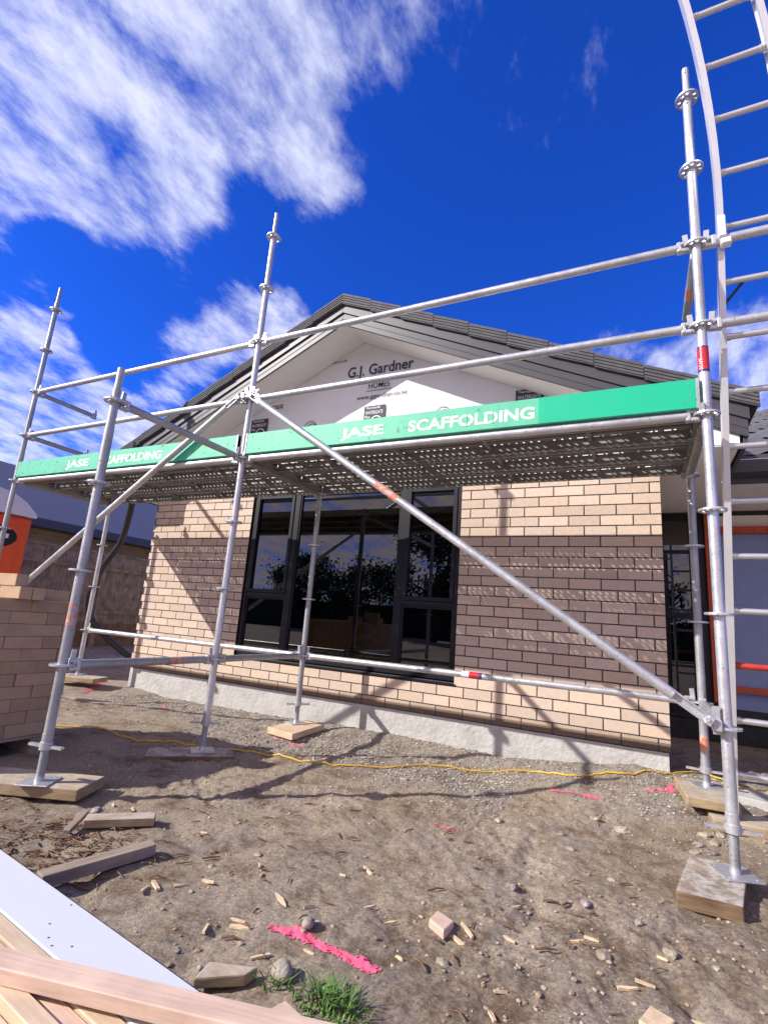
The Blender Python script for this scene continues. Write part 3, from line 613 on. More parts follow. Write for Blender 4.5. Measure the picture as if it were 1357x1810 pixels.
sG = standard(XA, YB, 1.96, False, .0, -.107, range(0, 4), 'galv', rz=.4)

def head(parent, p, d, flip=False):        # wedge head where a ledger meets a rosette; d points away from the standard
    d = Vector(d).normalized(); q = Matrix((d, Vector((-d.y, d.x, 0)), Vector((0, 0, 1)))).transposed()
    h = MB(); p = Vector(p)
    h.chamf(p + d * .058 + Vector((0, 0, .021)), (.05, .034, .022), q, .004); h.chamf(p + d * .058 - Vector((0, 0, .021)), (.05, .034, .022), q, .004)
    h.chamf(p + d * .082, (.022, .042, .064), q, .005)
    h.box(p + d * .047 + Vector((0, 0, .022)), (.026, .006, .115), q @ Matrix.Rotation(.08, 3, 'Y'))
    return h.build('wedge_head', M['galv'], parent)
def ledger(p0, p1, m_='galv', r=.0242, heads=(1, 1), name='ledger', flat=False):
    p0 = Vector(p0); p1 = Vector(p1); d = (p1 - p0).normalized()
    l = MB(); l.tube(p0 + d * (.09 if heads[0] else 0), p1 - d * (.09 if heads[1] else 0), r, 16)
    o = l.build(name, M[m_], SCF)
    if heads[0]: head(o, p0, d)
    if heads[1]: head(o, p1, -d)
    return o
def band(parent, p0, p1, a, b, m_, r=.0246, name='paint_band'):
    p0 = Vector(p0); p1 = Vector(p1); s = MB(); s.tube(p0.lerp(p1, a), p0.lerp(p1, b), r, 16, caps=False); return s.build(name, M[m_], parent)
for n in (3, 4, 5):
    ledger((XA, YF, lv(n)), (XM, YF, lv(n)), 'galv' if n != 4 else 'galv')
    ledger((XM, YF, lv(n)), (XE, YF, lv(n)))
for n in (4, 5):
    o = ledger((XE, YF, lv(n)), (XE + 3.07, YF, lv(n)), heads=(1, 0))
    band(o, (XE, YF, lv(n)), (XE + 3.07, YF, lv(n)), .12, .20, 'navy_sticker', name='sticker'); band(o, (XE, YF, lv(n)), (XE + 3.07, YF, lv(n)), .145, .16, 'red_sticker', .0249, 'sticker')
o = ledger((XA, YB, lv(0)), (XM, YB, lv(0)))
o = ledger((XM, YB, lv(0)), (XE, YB, lv(0)))
a_ = (XM, YB, lv(0)); b_ = (XE, YB, lv(0)); band(o, a_, b_, .485, .505, 'white_sticker', name='sticker'); band(o, a_, b_, .505, .53, 'red_sticker', .0248, 'sticker'); band(o, a_, b_, .53, .538, 'navy_sticker', .0247, 'sticker')
for x in (XM, XE):
    ledger((x, YF, lv(0)), (x, YB, lv(0)), 'galv_old', name='transom')
o = ledger((XM - .012, YN, lv(0)), (XM, YF, lv(0)), 'galv_old', name='transom'); band(o, (XM, YN, lv(0)), (XM, YF, lv(0)), .62, .72, 'orange_mark')
o = ledger((XM - .012, YN, lv(3)), (XM, YF, lv(3)), 'galv_old', name='transom')
for x in (XA, XM, XE): ledger((x, YF, lv(3)), (x, YB, lv(3)), 'deck', name='transom', r=.026)
for (x, n) in ((XA, 5), (XA, 4), (XE, 5)):                    # short end guard rails that jut inward with a free end
    p0 = Vector((x, YF, lv(n))); p1 = Vector((x + .0, YF + .73, lv(n) + .0))
    o = ledger(p0, p1, 'galv_old', heads=(1, 0) if x == XE else (1, 1), name='end_guard_rail')
    if x == XE: band(o, p0, p1, .50, .69, 'orange_mark')
# diagonal braces with flattened ends
def brace(p0, p1, y, m_='galv'):
    p0 = Vector(p0); p1 = Vector(p1); p0.y = p1.y = y; d = (p1 - p0).normalized()
    b = MB(); b.tube(p0 + d * .16, p1 - d * .20, .0242, 16)
    for p, dd, L_ in ((p0, d, .17), (p1, -d, .21)):
        side = Vector((0, 1, 0)); up = dd.cross(side); R = Matrix((dd, side, up)).transposed()
        for sgn in (1, -1): b.chamf(p + dd * (L_ * .5 + .02) + up * sgn * .017, (L_, .026, .010), R, .003)
        b.chamf(p + dd * .035, (.03, .03, .044), R, .004)
        b.box(p + dd * (L_ * .55) + side * .008, (L_ * .9, .006, .03), R)
        b.tube(p + dd * .045 - side * .02, p + dd * .045 + side * .05, .010, 10)
    o = b.build('diagonal_brace', M[m_], SCF)
    for p in (p0, p1):
        h = MB(); h.chamf(p + Vector((0, .03, 0)), (.04, .05, .05), None, .005); h.box(p + Vector((0, .045, .02)), (.03, .006, .12)); h.build('brace_hook', M['galv'], o)
    return o
bY = YF - .075
o = brace((XM + .035, 0, lv(4) + .01), (XE - .04, 0, lv(0) + .01), bY)
q0 = Vector((XM + .035, bY, lv(4) + .01)); q1 = Vector((XE - .04, bY, lv(0) + .01)); band(o, q0, q1, .40, .455, 'orange_mark', .02445)
brace((XM - .035, 0, lv(4) + .01), (XA + .04, 0, lv(0) + .01), bY)
# paint marks and stickers on the standards
band(sB, (XM - .012, YN, 0), (XM - .012, YN, 1), .60, .66, 'orange_mark', .0247); band(sB, (XM - .012, YN, 0), (XM - .012, YN, 1), .685, .71, 'orange_mark', .0247)
band(sF, (XE + .004, YB, 0), (XE + .004, YB, 1), .105, .20, 'orange_mark', .0247)
for z0_, z1_, m_ in ((2.125, 2.272, 'navy_sticker'), (2.21, 2.262, 'red_sticker'), (2.14, 2.21, 'red_sticker')):
    band(sE, (XE, YF, z0_), (XE, YF, z1_), 0, 1, m_, .0264 if m_[0] == 'n' else .0266, 'sticker')
tx = text('SCAFF', 'sticker_print', M['white_sticker'], sE, 0, 0, 0, .017, .062, .02)
tx.data.transform(Matrix.Translation((XE - .006, YF - .0272, 2.137)) @ Matrix.Rotation(-math.pi / 2, 4, 'Y') @ Matrix.Translation((0, 0, 0)))

# perforated steel planks
def plank_mesh(L_=2.98, Wd=.315):
    p = MB(); nx = 62; px = L_ / nx; rows = [-.125, -.095, -.03, .0, .03, .095, .125]
    ys = []
    hh = .0075
    edges = [-Wd / 2]
    for r in rows: edges += [r - hh, r + hh]
    edges.append(Wd / 2)
    z = .055
    for i in range(nx):
        x0 = -L_ / 2 + i * px; x1 = x0 + px
        for k in range(len(edges) - 1):
            ya, yb = edges[k], edges[k + 1]
            isrow = k % 2 == 1; ri = (k - 1) // 2
            if not isrow or i in (0, nx - 1) or (i % 10 == 5):
                p.add([(x0, ya, z), (x1, ya, z), (x1, yb, z), (x0, yb, z)], [(0, 1, 2, 3)])
            else:
                o_ = .25 if ri % 2 else 0.; w_ = .19 if ri != 3 else .15
                if ri == 6 and (i < 14 or i > 48) and i % 2: w_ = .5; o_ = 0
                a = x0 + px * (.18 + o_); b = a + px * w_ * 1.5
                c = (ya + yb) / 2; q = .006
                p.add([(x0, ya, z), (a, ya, z), (a, yb, z), (x0, yb, z), (b, ya, z), (x1, ya, z), (x1, yb, z), (b, yb, z)], [(0, 1, 2, 3), (4, 5, 6, 7)])
    for s in (-1, 1):
        y = s * Wd / 2; p.bx(-L_ / 2, L_ / 2, y - .002, y + .002, -.012, z - .0006); p.bx(-L_ / 2, L_ / 2, y - s * .02 - .008, y - s * .02 + .008, -.012, -.009)
        y2 = s * .065; p.bx(-L_ / 2, L_ / 2, y2 - .012, y2 + .012, z - .012, z - .0006)
    for x in (-.95, -.32, .32, .95): p.bx(x - .012, x + .012, -Wd / 2 + .003, Wd / 2 - .003, z - .03, z - .013)
    for s in (-1, 1):
        x = s * L_ / 2; p.bx(min(x, x + s * .02), max(x, x + s * .02), -Wd / 2 + .01, Wd / 2 - .01, .0, z)
        for y in (-.11, .11): p.bx(min(x + s * .0, x + s * .05), max(x, x + s * .05), y - .03, y + .03, z - .012, z - .001)
    return p
PL = None
for bx_ in ((XA + XM) / 2, (XM + XE) / 2):
    for k in range(3):
        y = -1.262 + k * .345
        if PL is None: PL = plank_mesh().build('plank', M['deck'], SCF, normals=False); PL.location = (bx_, y, lv(3) + .012)
        else: put(PL, (bx_, y, lv(3) + .012), SCF)

# toe boards with stencilled lettering
def toe_board(x0, x1, tx0, sw, light):
    b = MB(); y0, y1, z0, z1 = -1.522, -1.492, 1.922, 2.086
    b.chamf(((x0 + x1) / 2, (y0 + y1) / 2, (z0 + z1) / 2), (x1 - x0, y1 - y0, z1 - z0), None, .003)
    o = b.build('toe_board', M['green'], SCF)
    yy = y0 - .0012
    t1 = text('JASE', 'lettering', M['white_paint'], o, tx0, yy, 1.941, .094, .335, .028)
    t2 = text('SCAFFOLDING', 'lettering', M['white_paint'], o, tx0 + .515, yy, 1.957, .078, .80, .030)
    g = MB()
    for lx in (tx0 + .515 + .388, tx0 + .515 + .552): g.bx(lx, lx + .007, yy - .0012, yy - .0002, 1.956, 2.034)
    g.build('stencil_bridge', M['green'], o)
    e = MB()
    for xx in (x0, x1 - .012): e.bx(xx, xx + .012, y0 - .003, y1 + .002, z0 - .004, z1 + .001)
    e.build('end_cap', M['galv_old'], o)
    n = MB()
    for xx, zz in ((x0 + .06, 2.06), (x0 + .08, 1.965), (x0 + .17, 2.05), (x1 - .05, 2.06), (x1 - .04, 2.0), (x1 - .07, 1.96), (x0 + .14, 1.955)): n = MB(); n.box((xx, y0 - .0015, zz), (.014, .002, .005), Matrix.Rotation(random.uniform(-1, 1), 3, 'Y')); n.build('paint_chip', M['deck'], o)
    return o
toe_board(XA + .045, XM - .04, -5.087, 0, 1)
o = toe_board(XM + .04, XE - .03, -1.998, 0, 0)
g = MB(); g.bx(-.66, XE - .05, -1.5236, -1.5225, 1.924, 2.084); g.build('repainted_panel', M['green2'], o)
for (x, z) in ((XE - .022, 1.925), (XM + .03, 1.925), (XM - .03, 1.925), (XA + .05, 1.925)):
    c = MB(); c.chamf((x, -1.5, z), (.028, .05, .05), None, .004); c.build('toe_board_clip', M['galv_old'], SCF)
# bracket plate beside the top rosette on the right
c = MB(); c.chamf((XE + .12, YF - .02, lv(5) + .06), (.035, .04, .13), None, .004); c.chamf((XE + .135, YF - .01, lv(5) - .03), (.05, .05, .04), None, .006); c.build('clamp', M['white_sticker'], SCF)

# ------------------------------------------------------------------ ladder
def make_ladder():
    L_ = thing('ladder', 'tall aluminium ladder leaning outside the right end of the scaffold', 'ladder')
    top = Vector((.298, -1.742, 4.152)); d = Vector((-.0047, .2357, -.9718)).normalized(); X = Vector((1, 0, 0)); wd = .288
    nrm = d.cross(X).normalized(); R = Matrix((X, nrm, d)).transposed()
    bow = lambda t: X * (-.12 * max(0., (1.25 - t) / 1.25) ** 2)      # rails shaped with a sideways bend near the top, imitating lens distortion
    for k in (0, 1):
        r = MB(); T = [-.55 + .18 * q for q in range(11)] + [1.5 + .58 * q for q in range(1, 5)] + [4.42]
        for (ox, on, sx, sn) in ((0, 0, .022, .060), (.004, .031, .030, .006), (.004, -.031, .030, .006)):
            vs = []; sg = -1 if k == 0 else 1
            for t in T:
                c_ = top + d * t + bow(t) + X * (k * wd + sg * (.012 - ox)) + nrm * on
                for u, v in ((-1, -1), (1, -1), (1, 1), (-1, 1)): vs.append(c_ + X * (u * sx / 2) + nrm * (v * sn / 2))
            n = len(T); r.add(vs, [(4 * i + j, 4 * i + (j + 1) % 4, 4 * i + 4 + (j + 1) % 4, 4 * i + 4 + j) for i in range(n - 1) for j in range(4)] + [(3, 2, 1, 0), (4 * n - 4, 4 * n - 3, 4 * n - 2, 4 * n - 1)])
        r.build('rail', M['alu_shine'], L_)
        b = top + d * 4.42 + X * (k * wd); f = MB(); f.chamf(b - X * (.012 if k == 0 else -.012), (.04, .09, .05), R, .006); f.build('foot', M['pole'], L_)
    for i in range(-1, 15):
        p = top + d * (i * .3) + bow(i * .3); r = MB(); r.tube(p, p + X * wd, .0165, 12)
        r.tube(p, p + X * .03, .020, 12); r.tube(p + X * (wd - .03), p + X * wd, .020, 12)
        r.build('rung', M['red_steel'] if i == 12 else M['alu'], L_)
    s = MB(); s.tube(top + d * 1.5 + X * .10 - nrm * .02, top + d * 1.62 + X * .0 - nrm * .03, .008, 8); s.build('locking_hook', M['pole'], L_)
make_ladder()

# ------------------------------------------------------------------ sole boards under the standards
def slab(name, pts, zt, th, m_, label, cat, group=None, jit=.003):
    b = MB(); n = len(pts); vs = [(x, y, zt + random.uniform(-jit, jit)) for x, y in pts] + [(x, y, zt - th) for x, y in pts]
    b.add(vs, [tuple(range(n)), tuple(reversed(range(n, 2 * n)))] + [(i, n + i, n + (i + 1) % n, (i + 1) % n) for i in range(n)])
    o = b.build(name, M[m_], None, bevel=.005); return tag(o, label, cat, group)
def rect(cx, cy, lx, ly, a):
    c, s = math.cos(a), math.sin(a); return [(cx + c * u - s * v, cy + s * u + c * v) for u, v in ((-lx / 2, -ly / 2), (lx / 2, -ly / 2), (lx / 2, ly / 2), (-lx / 2, ly / 2))]
G1 = 'timber sole boards under the scaffold legs'
slab('sole_board', [(-.072, -1.815), (.148, -1.80), (.226, -1.36), (.005, -1.375)], -.190, .058, 'oldwood', 'thick weathered block under the front right scaffold leg at the ladder', 'board', G1)
slab('sole_board', rect(-3.10, -2.60, .85, .235, .42), -.176, .055, 'oldwood2', 'pale wide board under the nearest scaffold leg beside the brick pallet', 'board', G1)
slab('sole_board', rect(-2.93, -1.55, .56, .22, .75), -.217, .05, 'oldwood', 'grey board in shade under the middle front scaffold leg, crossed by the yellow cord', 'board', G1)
slab('sole_board', [(-2.965, -.70), (-2.665, -.76), (-2.70, -.24), (-2.965, -.25)], -.180, .05, 'pine', 'fresh tan board under the scaffold leg in front of the big window', 'board', G1)
slab('sole_board', rect(.15, -.48, .26, .46, .1), -.096, .05, 'oldwood2', 'board under the rear right scaffold leg beside the black plastic', 'board', G1)
slab('sole_board', rect(-5.86, -.42, .5, .24, .3), -.111, .05, 'oldwood2', 'board under the far left scaffold leg beyond the brick pallet', 'board', G1)
slab('timber_plank', rect(.52, -.66, .75, .22, .12), -.165, .055, 'oldwood2', 'yellowish plank lying on gravel behind the ladder foot', 'board')
slab('concrete_lump', [(.24, -.42), (.62, -.5), (.8, -.34), (.62, -.18), (.30, -.22)], -.105, .07, 'concrete', 'flat grey concrete lump on the gravel right of the rear leg', 'rubble')

# ------------------------------------------------------------------ brick pallet at the left edge
def make_pallet():
    px, y0, y1 = -3.66, -2.50, -2.02
    t = thing('pallet', 'wooden pallet under the bricks at the left edge', 'pallet', loc=(px - .5, -2.3, -.24)); 
    return t
def brick_stack():
    X1 = -3.66; yL, yR = -2.56, -2.08
    Ys = (-3.06, -2.05); 
    P = MB(); gz = -.25
    for y in (-3.03, -2.62, -2.20): P.bx(X1 - 1.0, X1 + .01, y, y + .09, gz, gz + .10)
    for i in range(8): P.bx(X1 - 1.0 + i * .13, X1 - .91 + i * .13, -3.06, -2.05, gz + .101, gz + .12)
    tag(P.build('pallet', M['greywood'], None, bevel=.002), 'low grey wooden pallet in shade under the stack of bricks', 'pallet')
    B = MB(); rows = 11; bh = .0755
    for r in range(rows):
        z0 = gz + .122 + r * .0765; z1 = z0 + bh
        sh = (.115 if r % 3 == 1 else (.04 if r % 3 == 2 else 0))
        y = Ys[0] - sh * 0
        cuts = [Ys[0]]; yy = Ys[0] + (.23 if r % 2 == 0 else .115)
        while yy < Ys[1] - .03: cuts.append(yy); yy += .23
        cuts.append(Ys[1])
        for a, b in zip(cuts[:-1], cuts[1:]):
            for kx in range(9):
                x1 = X1 - kx * .111 + (random.uniform(-.006, .006) if kx == 0 else 0); q = random.uniform(.82, 1.08)
                if kx in (0, 8) or r == rows - 1 or a == cuts[0]:
                    B.chamf(((x1 + x1 - .108) / 2, (a + b) / 2 + random.uniform(-.002, .002), (z0 + z1) / 2), (.108, b - a - .0025, bh), None, .003, (q, q * random.uniform(.96, 1.02), q * .98))
    B.bx(X1 - .88, X1 - .10, Ys[0] + .12, Ys[1] - .02, gz + .125, gz + .122 + 10 * .0765)
    tag(B.build('brick_stack', M['pallet_brick']), 'full stack of tan bricks on the pallet at the left edge', 'bricks')
    zt = gz + .122 + rows * .0765
    k = 0
    for (x, y, z, rz, lab) in ((X1 - .05, -2.455, zt, 1.57, 'tan brick lying end-on at the front corner of the stack top'), (X1 - .05, -2.375, zt, 1.57, 'tan brick beside the corner brick on the stack top, under the single upper brick'),
                               (X1 - .19, -2.27, zt, 0.03, 'shaded brick on the stack top behind the end-on pair'), (X1 - .17, -2.13, zt, .0, 'rearmost loose brick on top of the brick stack'),
                               (X1 - .11, -2.46, zt + .077, 1.45, 'pale single brick perched highest on the brick stack')):
        b = MB(); b.chamf((0, 0, .038), (.07 if False else .23, .075, .076), None, .003, (1.1, 1.08, 1.05))
        o = b.build('brick', M['pallet_brick']); o.location = (x - (.06 if abs(rz) < 1 else 0), y, z); o.rotation_euler = (0, 0, 0 if abs(rz) > 1 else 1.57); tag(o, lab, 'brick', 'loose bricks on top of the stack')
brick_stack()

# ------------------------------------------------------------------ timber and white board at the lower left
def beam(name, p0, p1, w, th, m_, label, cat='timber', group=None, roll=0., jit=.0):
    p0 = Vector(p0); p1 = Vector(p1); d = (p1 - p0); L_ = d.length; d.normalize(); s = Vector((0, 0, 1)).cross(d).normalized(); u = d.cross(s)
    b = MB(); b.chamf((0, 0, 0), (L_, w, th), Matrix.Rotation(roll, 3, 'X'), .0025, jit=jit)
    o = b.build(name, M[m_]); o.matrix_world = Matrix.Translation((p0 + p1) / 2) @ Matrix((d, s, u)).transposed().to_4x4(); return tag(o, label, cat, group)
dr = Vector((1, -.118, 0)).normalized(); pr_ = Vector((.117, .993, 0))
o = beam('white_board', Vector((-2.9, -3.129, -.134)), Vector((-.55, -3.406, -.134)), .150, .012, 'whiteboard', 'long white sheet board lying at the lower left corner', 'board')
wb = MB()
for (u, v) in ((-.55, .04), (-.48, .05), (-.42, -.03), (.1, -.02), (.16, -.05), (.2, -.06), (.24, -.03), (.05, .06), (-.7, .02)): wb.tube((u, v, .0061), (u, v, .0068), .003, 6)
wb.build('nail_hole', M['dark_spot'], o)
G2 = 'pale timber lengths stacked at the lower left'
base = [('beam', -2.7, -.5, -3.30, -.16, .09, .085, 'pine', 'timber length directly under the white board')]
beam('timber_length', (-2.7, -3.15, -.197), (-.45, -3.417, -.197), .12, .113, 'greywood', 'grey timber length hidden beneath the white board', 'timber', G2)
ORD = 'first second third fourth fifth sixth seventh eighth ninth tenth eleventh twelfth'.split()
for k in range(12):
    y = -3.421 - .0475 * k; z = -.127 - (0, .004, -.0105, .012, .002, -.0105, .004, .0, .010, .003, .0, .006)[k]; x1 = (-.62, -.70, -.95, -.66, -1.16, -.7, -.62, -.9, -.6, -.6, -.6, -.6)[k]
    f = lambda x: y - .118 * (x + 1.3)
    beam('timber_length', (-2.5, f(-2.5), z - .045), (x1, f(x1), z - .045), .0435, .090, 'pinkpine' if k % 3 == 1 else 'pine', 'narrow pale timber length on edge, %s counting from the white board' % ORD[k], 'timber', G2)
beam('timber_length', (-1.60, -3.512, -.099), (-.30, -3.139, -.099), .064, .034, 'pinkpine', 'long timber lying across the stack over the end of the white board', 'timber', G2)
# offcuts on the earth
beam('timber_offcut', (-2.06, -3.06, -.222), (-1.965, -2.665, -.222), .06, .042, 'greywood', 'brown timber offcut standing on edge beside the white board', 'offcut')
beam('timber_offcut', (-2.41, -2.655, -.225), (-2.20, -2.455, -.225), .075, .035, 'oldwood2', 'flat offcut behind the bigger one, beside a small wedge', 'offcut')
beam('timber_wedge', (-2.385, -2.755, -.235), (-2.47, -2.615, -.212), .03, .02, 'greywood', 'small wedge leaning at the left end of the flat offcut', 'offcut')
slab('timber_wedge', [(-1.265, -3.115), (-1.275, -3.045), (-1.15, -2.985), (-1.155, -3.03)], -.225, .03, 'oldwood2', 'brown triangular wedge beside the lower edge of the white board', 'offcut')
slab('timber_offcut', [(-.833, -2.487), (-.826, -2.415), (-.755, -2.45), (-.765, -2.527)], -.222, .03, 'pinkpine', 'small square offcut on the earth at the centre right', 'offcut')
slab('timber_offcut', [(-1.03, -3.14), (-1.0, -3.06), (-.90, -3.09), (-.93, -3.17)], -.215, .03, 'pinkpine', 'pink offcut beside the grass tuft', 'offcut')
slab('timber_offcut', [(-.20, -2.60), (-.17, -2.52), (-.11, -2.545), (-.14, -2.63)], -.226, .022, 'chip', 'tan offcut at the bottom right of the bare earth', 'offcut')

# ------------------------------------------------------------------ small debris
chips = [(-1.185, -2.258, .085), (-1.343, -2.63, .10), (-2.074, -2.327, .05), (-1.943, -2.403, .04), (-1.55, -2.495, .045), (-1.494, -2.55, .035), (-1.563, -2.651, .035), (-1.756, -2.82, .08), (-1.382, -2.806, .07), (-1.343, -2.837, .08), (-1.193, -2.921, .06),
         (-1.43, -2.90, .05), (-.712, -2.443, .09), (-.722, -2.504, .06), (-.961, -2.515, .05), (-1.058, -2.476, .04), (-1.227, -2.616, .045), (-.60, -2.20, .03), (-1.083, -2.832, .04), (-.585, -2.382, .05), (-.843, -2.703, .03), (-.543, -2.676, .04), (-.542, -2.773, .045),
         (-.382, -2.292, .05), (-.227, -2.442, .06), (-.182, -2.399, .055), (-.133, -2.212, .035), (-.342, -2.247, .05), (-.052, -2.458, .04), (-1.678, -2.774, .05), (-1.765, -2.86, .06), (-2.537, -2.419, .04), (-2.434, -2.385, .04), (-1.62, -2.70, .06), (-1.25, -2.35, .03)]
angs = {0: -.75, 1: -.55, 7: -.5, 9: .15, 12: -.85, 13: -.5, 24: .3, 25: .1}
for i, (x, y, s) in enumerate(chips):
    b = MB(); w = s * random.uniform(.09, .2); s *= .95; e0, e1 = random.uniform(-.3, .3), random.uniform(-.4, .4); pt = random.random() < .6
    top = [(-s / 2, -w / 2), (s * (.1 + e0 * .4), -w / 2 * random.uniform(.8, 1.2)), (s / 2, -w * .1 if pt else -w / 2), (s / 2 - w * e1, w * .12 if pt else w / 2), (s * e0 * .5, w / 2), (-s / 2 + w * e0, w / 2 * random.uniform(.3, 1))]
    n = 6; hh_ = .001 + s * .02; vs = [(x_, y_, hh_ + random.uniform(-.0015, .002)) for x_, y_ in top] + [(x_, y_, -.005) for x_, y_ in top]
    fs = [tuple(range(n)), tuple(reversed(range(n, 2 * n)))] + [(k, n + k, n + (k + 1) % n, (k + 1) % n) for k in range(n)]
    b.add(vs, fs); o = b.build('wood_splinter', M['chip']); o.location = (x, y, gh(x, y) + .007); o.rotation_euler = (random.uniform(-.15, .15), random.uniform(-.15, .1), angs.get(i, random.uniform(-1.2, 1.2)))
    tag(o, 'pale wood splinter lying on the bare brown earth', 'splinter', 'pale wood splinters scattered on the bare earth')
def stone_mb(b, c, r, seed, sub=2, col=(1, 1, 1), sq=(1, 1, .6), rough=.35):
    bm = bmesh.new(); bmesh.ops.create_icosphere(bm, subdivisions=sub, radius=1); ra = random.uniform(0, 6.28); R = Matrix.Rotation(ra, 3, 'Z')
    for v in bm.verts:
        k = 1 + rough * noise.noise(v.co * 1.3 + Vector((seed, seed * .7, 0))); v.co = R @ Vector((v.co.x * k * sq[0], v.co.y * k * sq[1], v.co.z * k * sq[2])) * r + Vector(c)
    b.add([v.co for v in bm.verts], [[v.index for v in f.verts] for f in bm.faces], col, sub > 1 and rough < .3); bm.free()
rocks = [(-1.092, -2.95, .032), (-1.153, -2.736, .021), (-.645, -2.063, .032), (-.299, -2.326, .03), (-.734, -2.63, .026), (-.427, -.979, .03), (-.282, -1.061, .045), (-.56, -1.285, .022), (-.487, -1.509, .024), (-.378, -2.032, .026),
         (-1.562, -1.036, .03), (-2.564, -2.49, .032), (-2.394, -2.4, .018), (-1.149, -.903, .018), (-.107, -2.178, .028), (-1.628, -2.412, .022), (.104, -.9, .035), (.137, -.97, .035), (.064, -1.05, .03), (.11, -1.12, .035), (.182, -.85, .03), (.042, -1.15, .03),
         (-.507, -2.303, .016), (-.305, -1.737, .018), (-.918, -2.895, .02), (-.996, -2.959, .016), (-2.268, -1.978, .025), (-.88, -1.337, .03), (-1.70, -2.60, .016), (-.2, -2.05, .02), (.02, -2.2, .016), (-2.45, -2.52, .02)]
for i, (x, y, r) in enumerate(rocks):
    b = MB(); rnd = i in (0, 1); stone_mb(b, (0, 0, 0), r, i * 3.1, 3 if rnd else 2, (1.1, 1.05, .92) if rnd else (lambda q: (q, q * random.uniform(.85, 1), q * random.uniform(.7, .95)))(random.uniform(.8, 1.45)), (1.15, .9, .8 if rnd else .55), .12 if rnd else .5)
    o = b.build('stone', M['rock']); o.location = (x, y, gh(x, y) + r * (.5 if rnd else .12)); o.scale = (1, 1, 1) if rnd else (.8, .8, .8)
    if i == 0: tag(o, 'smooth round pale pebble beside the grass tuft', 'stone')
    elif i == 1: tag(o, 'smooth oval pebble lying on the long pink paint line', 'stone')
    elif i in (16, 17, 18, 19, 20, 21): tag(o, 'angular grey gravel lump heaped just behind the front right scaffold leg', 'stone', 'grey lumps behind the right leg')
    else: tag(o, 'angular grey stone embedded in the bare earth', 'stone', 'loose grey stones on the earth')

def gravel():
    b = MB(); T = []
    for k in range(10):
        bm = bmesh.new(); bmesh.ops.create_icosphere(bm, subdivisions=1, radius=1)
        for v in bm.verts: v.co = v.co * (1 + .5 * noise.noise(v.co * 1.7 + Vector((k * 3, 0, 0))))
        T.append(([v.co.copy() for v in bm.verts], [[v.index for v in f.verts] for f in bm.faces])); bm.free()
    n = 0; tries = 0
    while n < 15000 and tries < 200000:
        tries += 1
        x = random.uniform(-5.2, .9); y = random.uniform(-3.3, .0)
        g = gravel_amount(x, y); pz = .04 + .3 * max(0, noise.noise(Vector((x * 1.4, y * 1.4, 5))) + .1)
        if x < -3.3 and y < -1.3: continue
        if random.random() > max(g * (.55 + .6 * N3(x, y, 2.5, 31)), pz * .55): continue
        r = random.choice((.0022, .0028, .0035, .0045, .0055, .0075)) if g > .4 else random.choice((.0018, .0024, .003, .004, .0055, .007)) * (1 + random.random() * .4)
        if g > .5: r *= 1.15
        if random.random() < .01: r *= 1.8
        vs, fs = random.choice(T); a = random.uniform(0, 6.28); ca, sa = math.cos(a) * r, math.sin(a) * r; z = gh(x, y) + r * .25; sx = random.uniform(.8, 1.4)
        q = random.uniform(.55, 1.5) if g > .4 else random.uniform(.6, 1.25); col = (q, q * .97, q * .93) if random.random() < (.75 if g > .4 else .25) else (q * 1.1, q * .88, q * .68)
        b.add([(x + v.x * ca * sx - v.y * sa, y + v.x * sa * sx + v.y * ca, z + v.z * r * .5) for v in vs], fs, col); n += 1
    tag(b.build('gravel', M['gravel'], normals=False), 'crushed grey gravel strewn along the foot of the wall', 'gravel', kind='stuff')
gravel()
def bark():
    b = MB()
    for k in range(330):
        if k < 220: x = random.gauss(-2.35, .22); y = random.gauss(-2.82, .13)
        else: x = random.uniform(-2.3, -.05); y = random.uniform(-3.0, -1.7)
        L_ = random.uniform(.02, .075); a = random.gauss(.3, .7); z = gh(x, y) + .006; dx, dy = math.cos(a) * L_ / 2, math.sin(a) * L_ / 2; r = random.uniform(.0015, .0035); q = random.uniform(.5, 1.8)
        m = (x + random.uniform(-.006, .006), y + random.uniform(-.006, .006), z + random.uniform(0, .008)); b.path([(x - dx, y - dy, z), m, (x + dx, y + dy, z)], [r, r * 1.3, r * .6], 5, col=(q, q, q))
    tag(b.build('bark_chips', M['bark'], normals=False), 'brown twigs and bark shreds scattered near the white board', 'bark', kind='stuff')
bark()
def grass():
    b = MB()
    for k in range(330):
        a = random.uniform(0, 6.28); rr = random.random() ** .7 * .095; x = -.915 + rr * 1.2 * math.cos(a); y = -2.975 + rr * .75 * math.sin(a)
        if k > 300: x = random.gauss(-1.09, .02); y = random.gauss(-2.985, .012)
        h = random.uniform(.02, .065) * (1.2 if rr < .05 else .7); a2 = random.uniform(0, 6.28); le = random.uniform(.3, 1.3) * h; z = gh(x, y) - .004; w = random.uniform(.0014, .0032)
        px, py = -math.sin(a2) * w, math.cos(a2) * w; vs = []
        for t, ww in ((0, 1), (.5, .9), (1, .1)):
            cx, cy, cz = x + math.cos(a2) * le * t * t, y + math.sin(a2) * le * t * t, z + h * t * (1 - .25 * t); vs += [(cx - px * ww, cy - py * ww, cz), (cx + px * ww, cy + py * ww, cz)]
        b.add(vs, [(0, 1, 3, 2), (2, 3, 5, 4)])
    tag(b.build('grass', M['grass'], normals=False), 'small green grass tuft at the bottom edge of the bare earth', 'grass', kind='stuff')
grass()

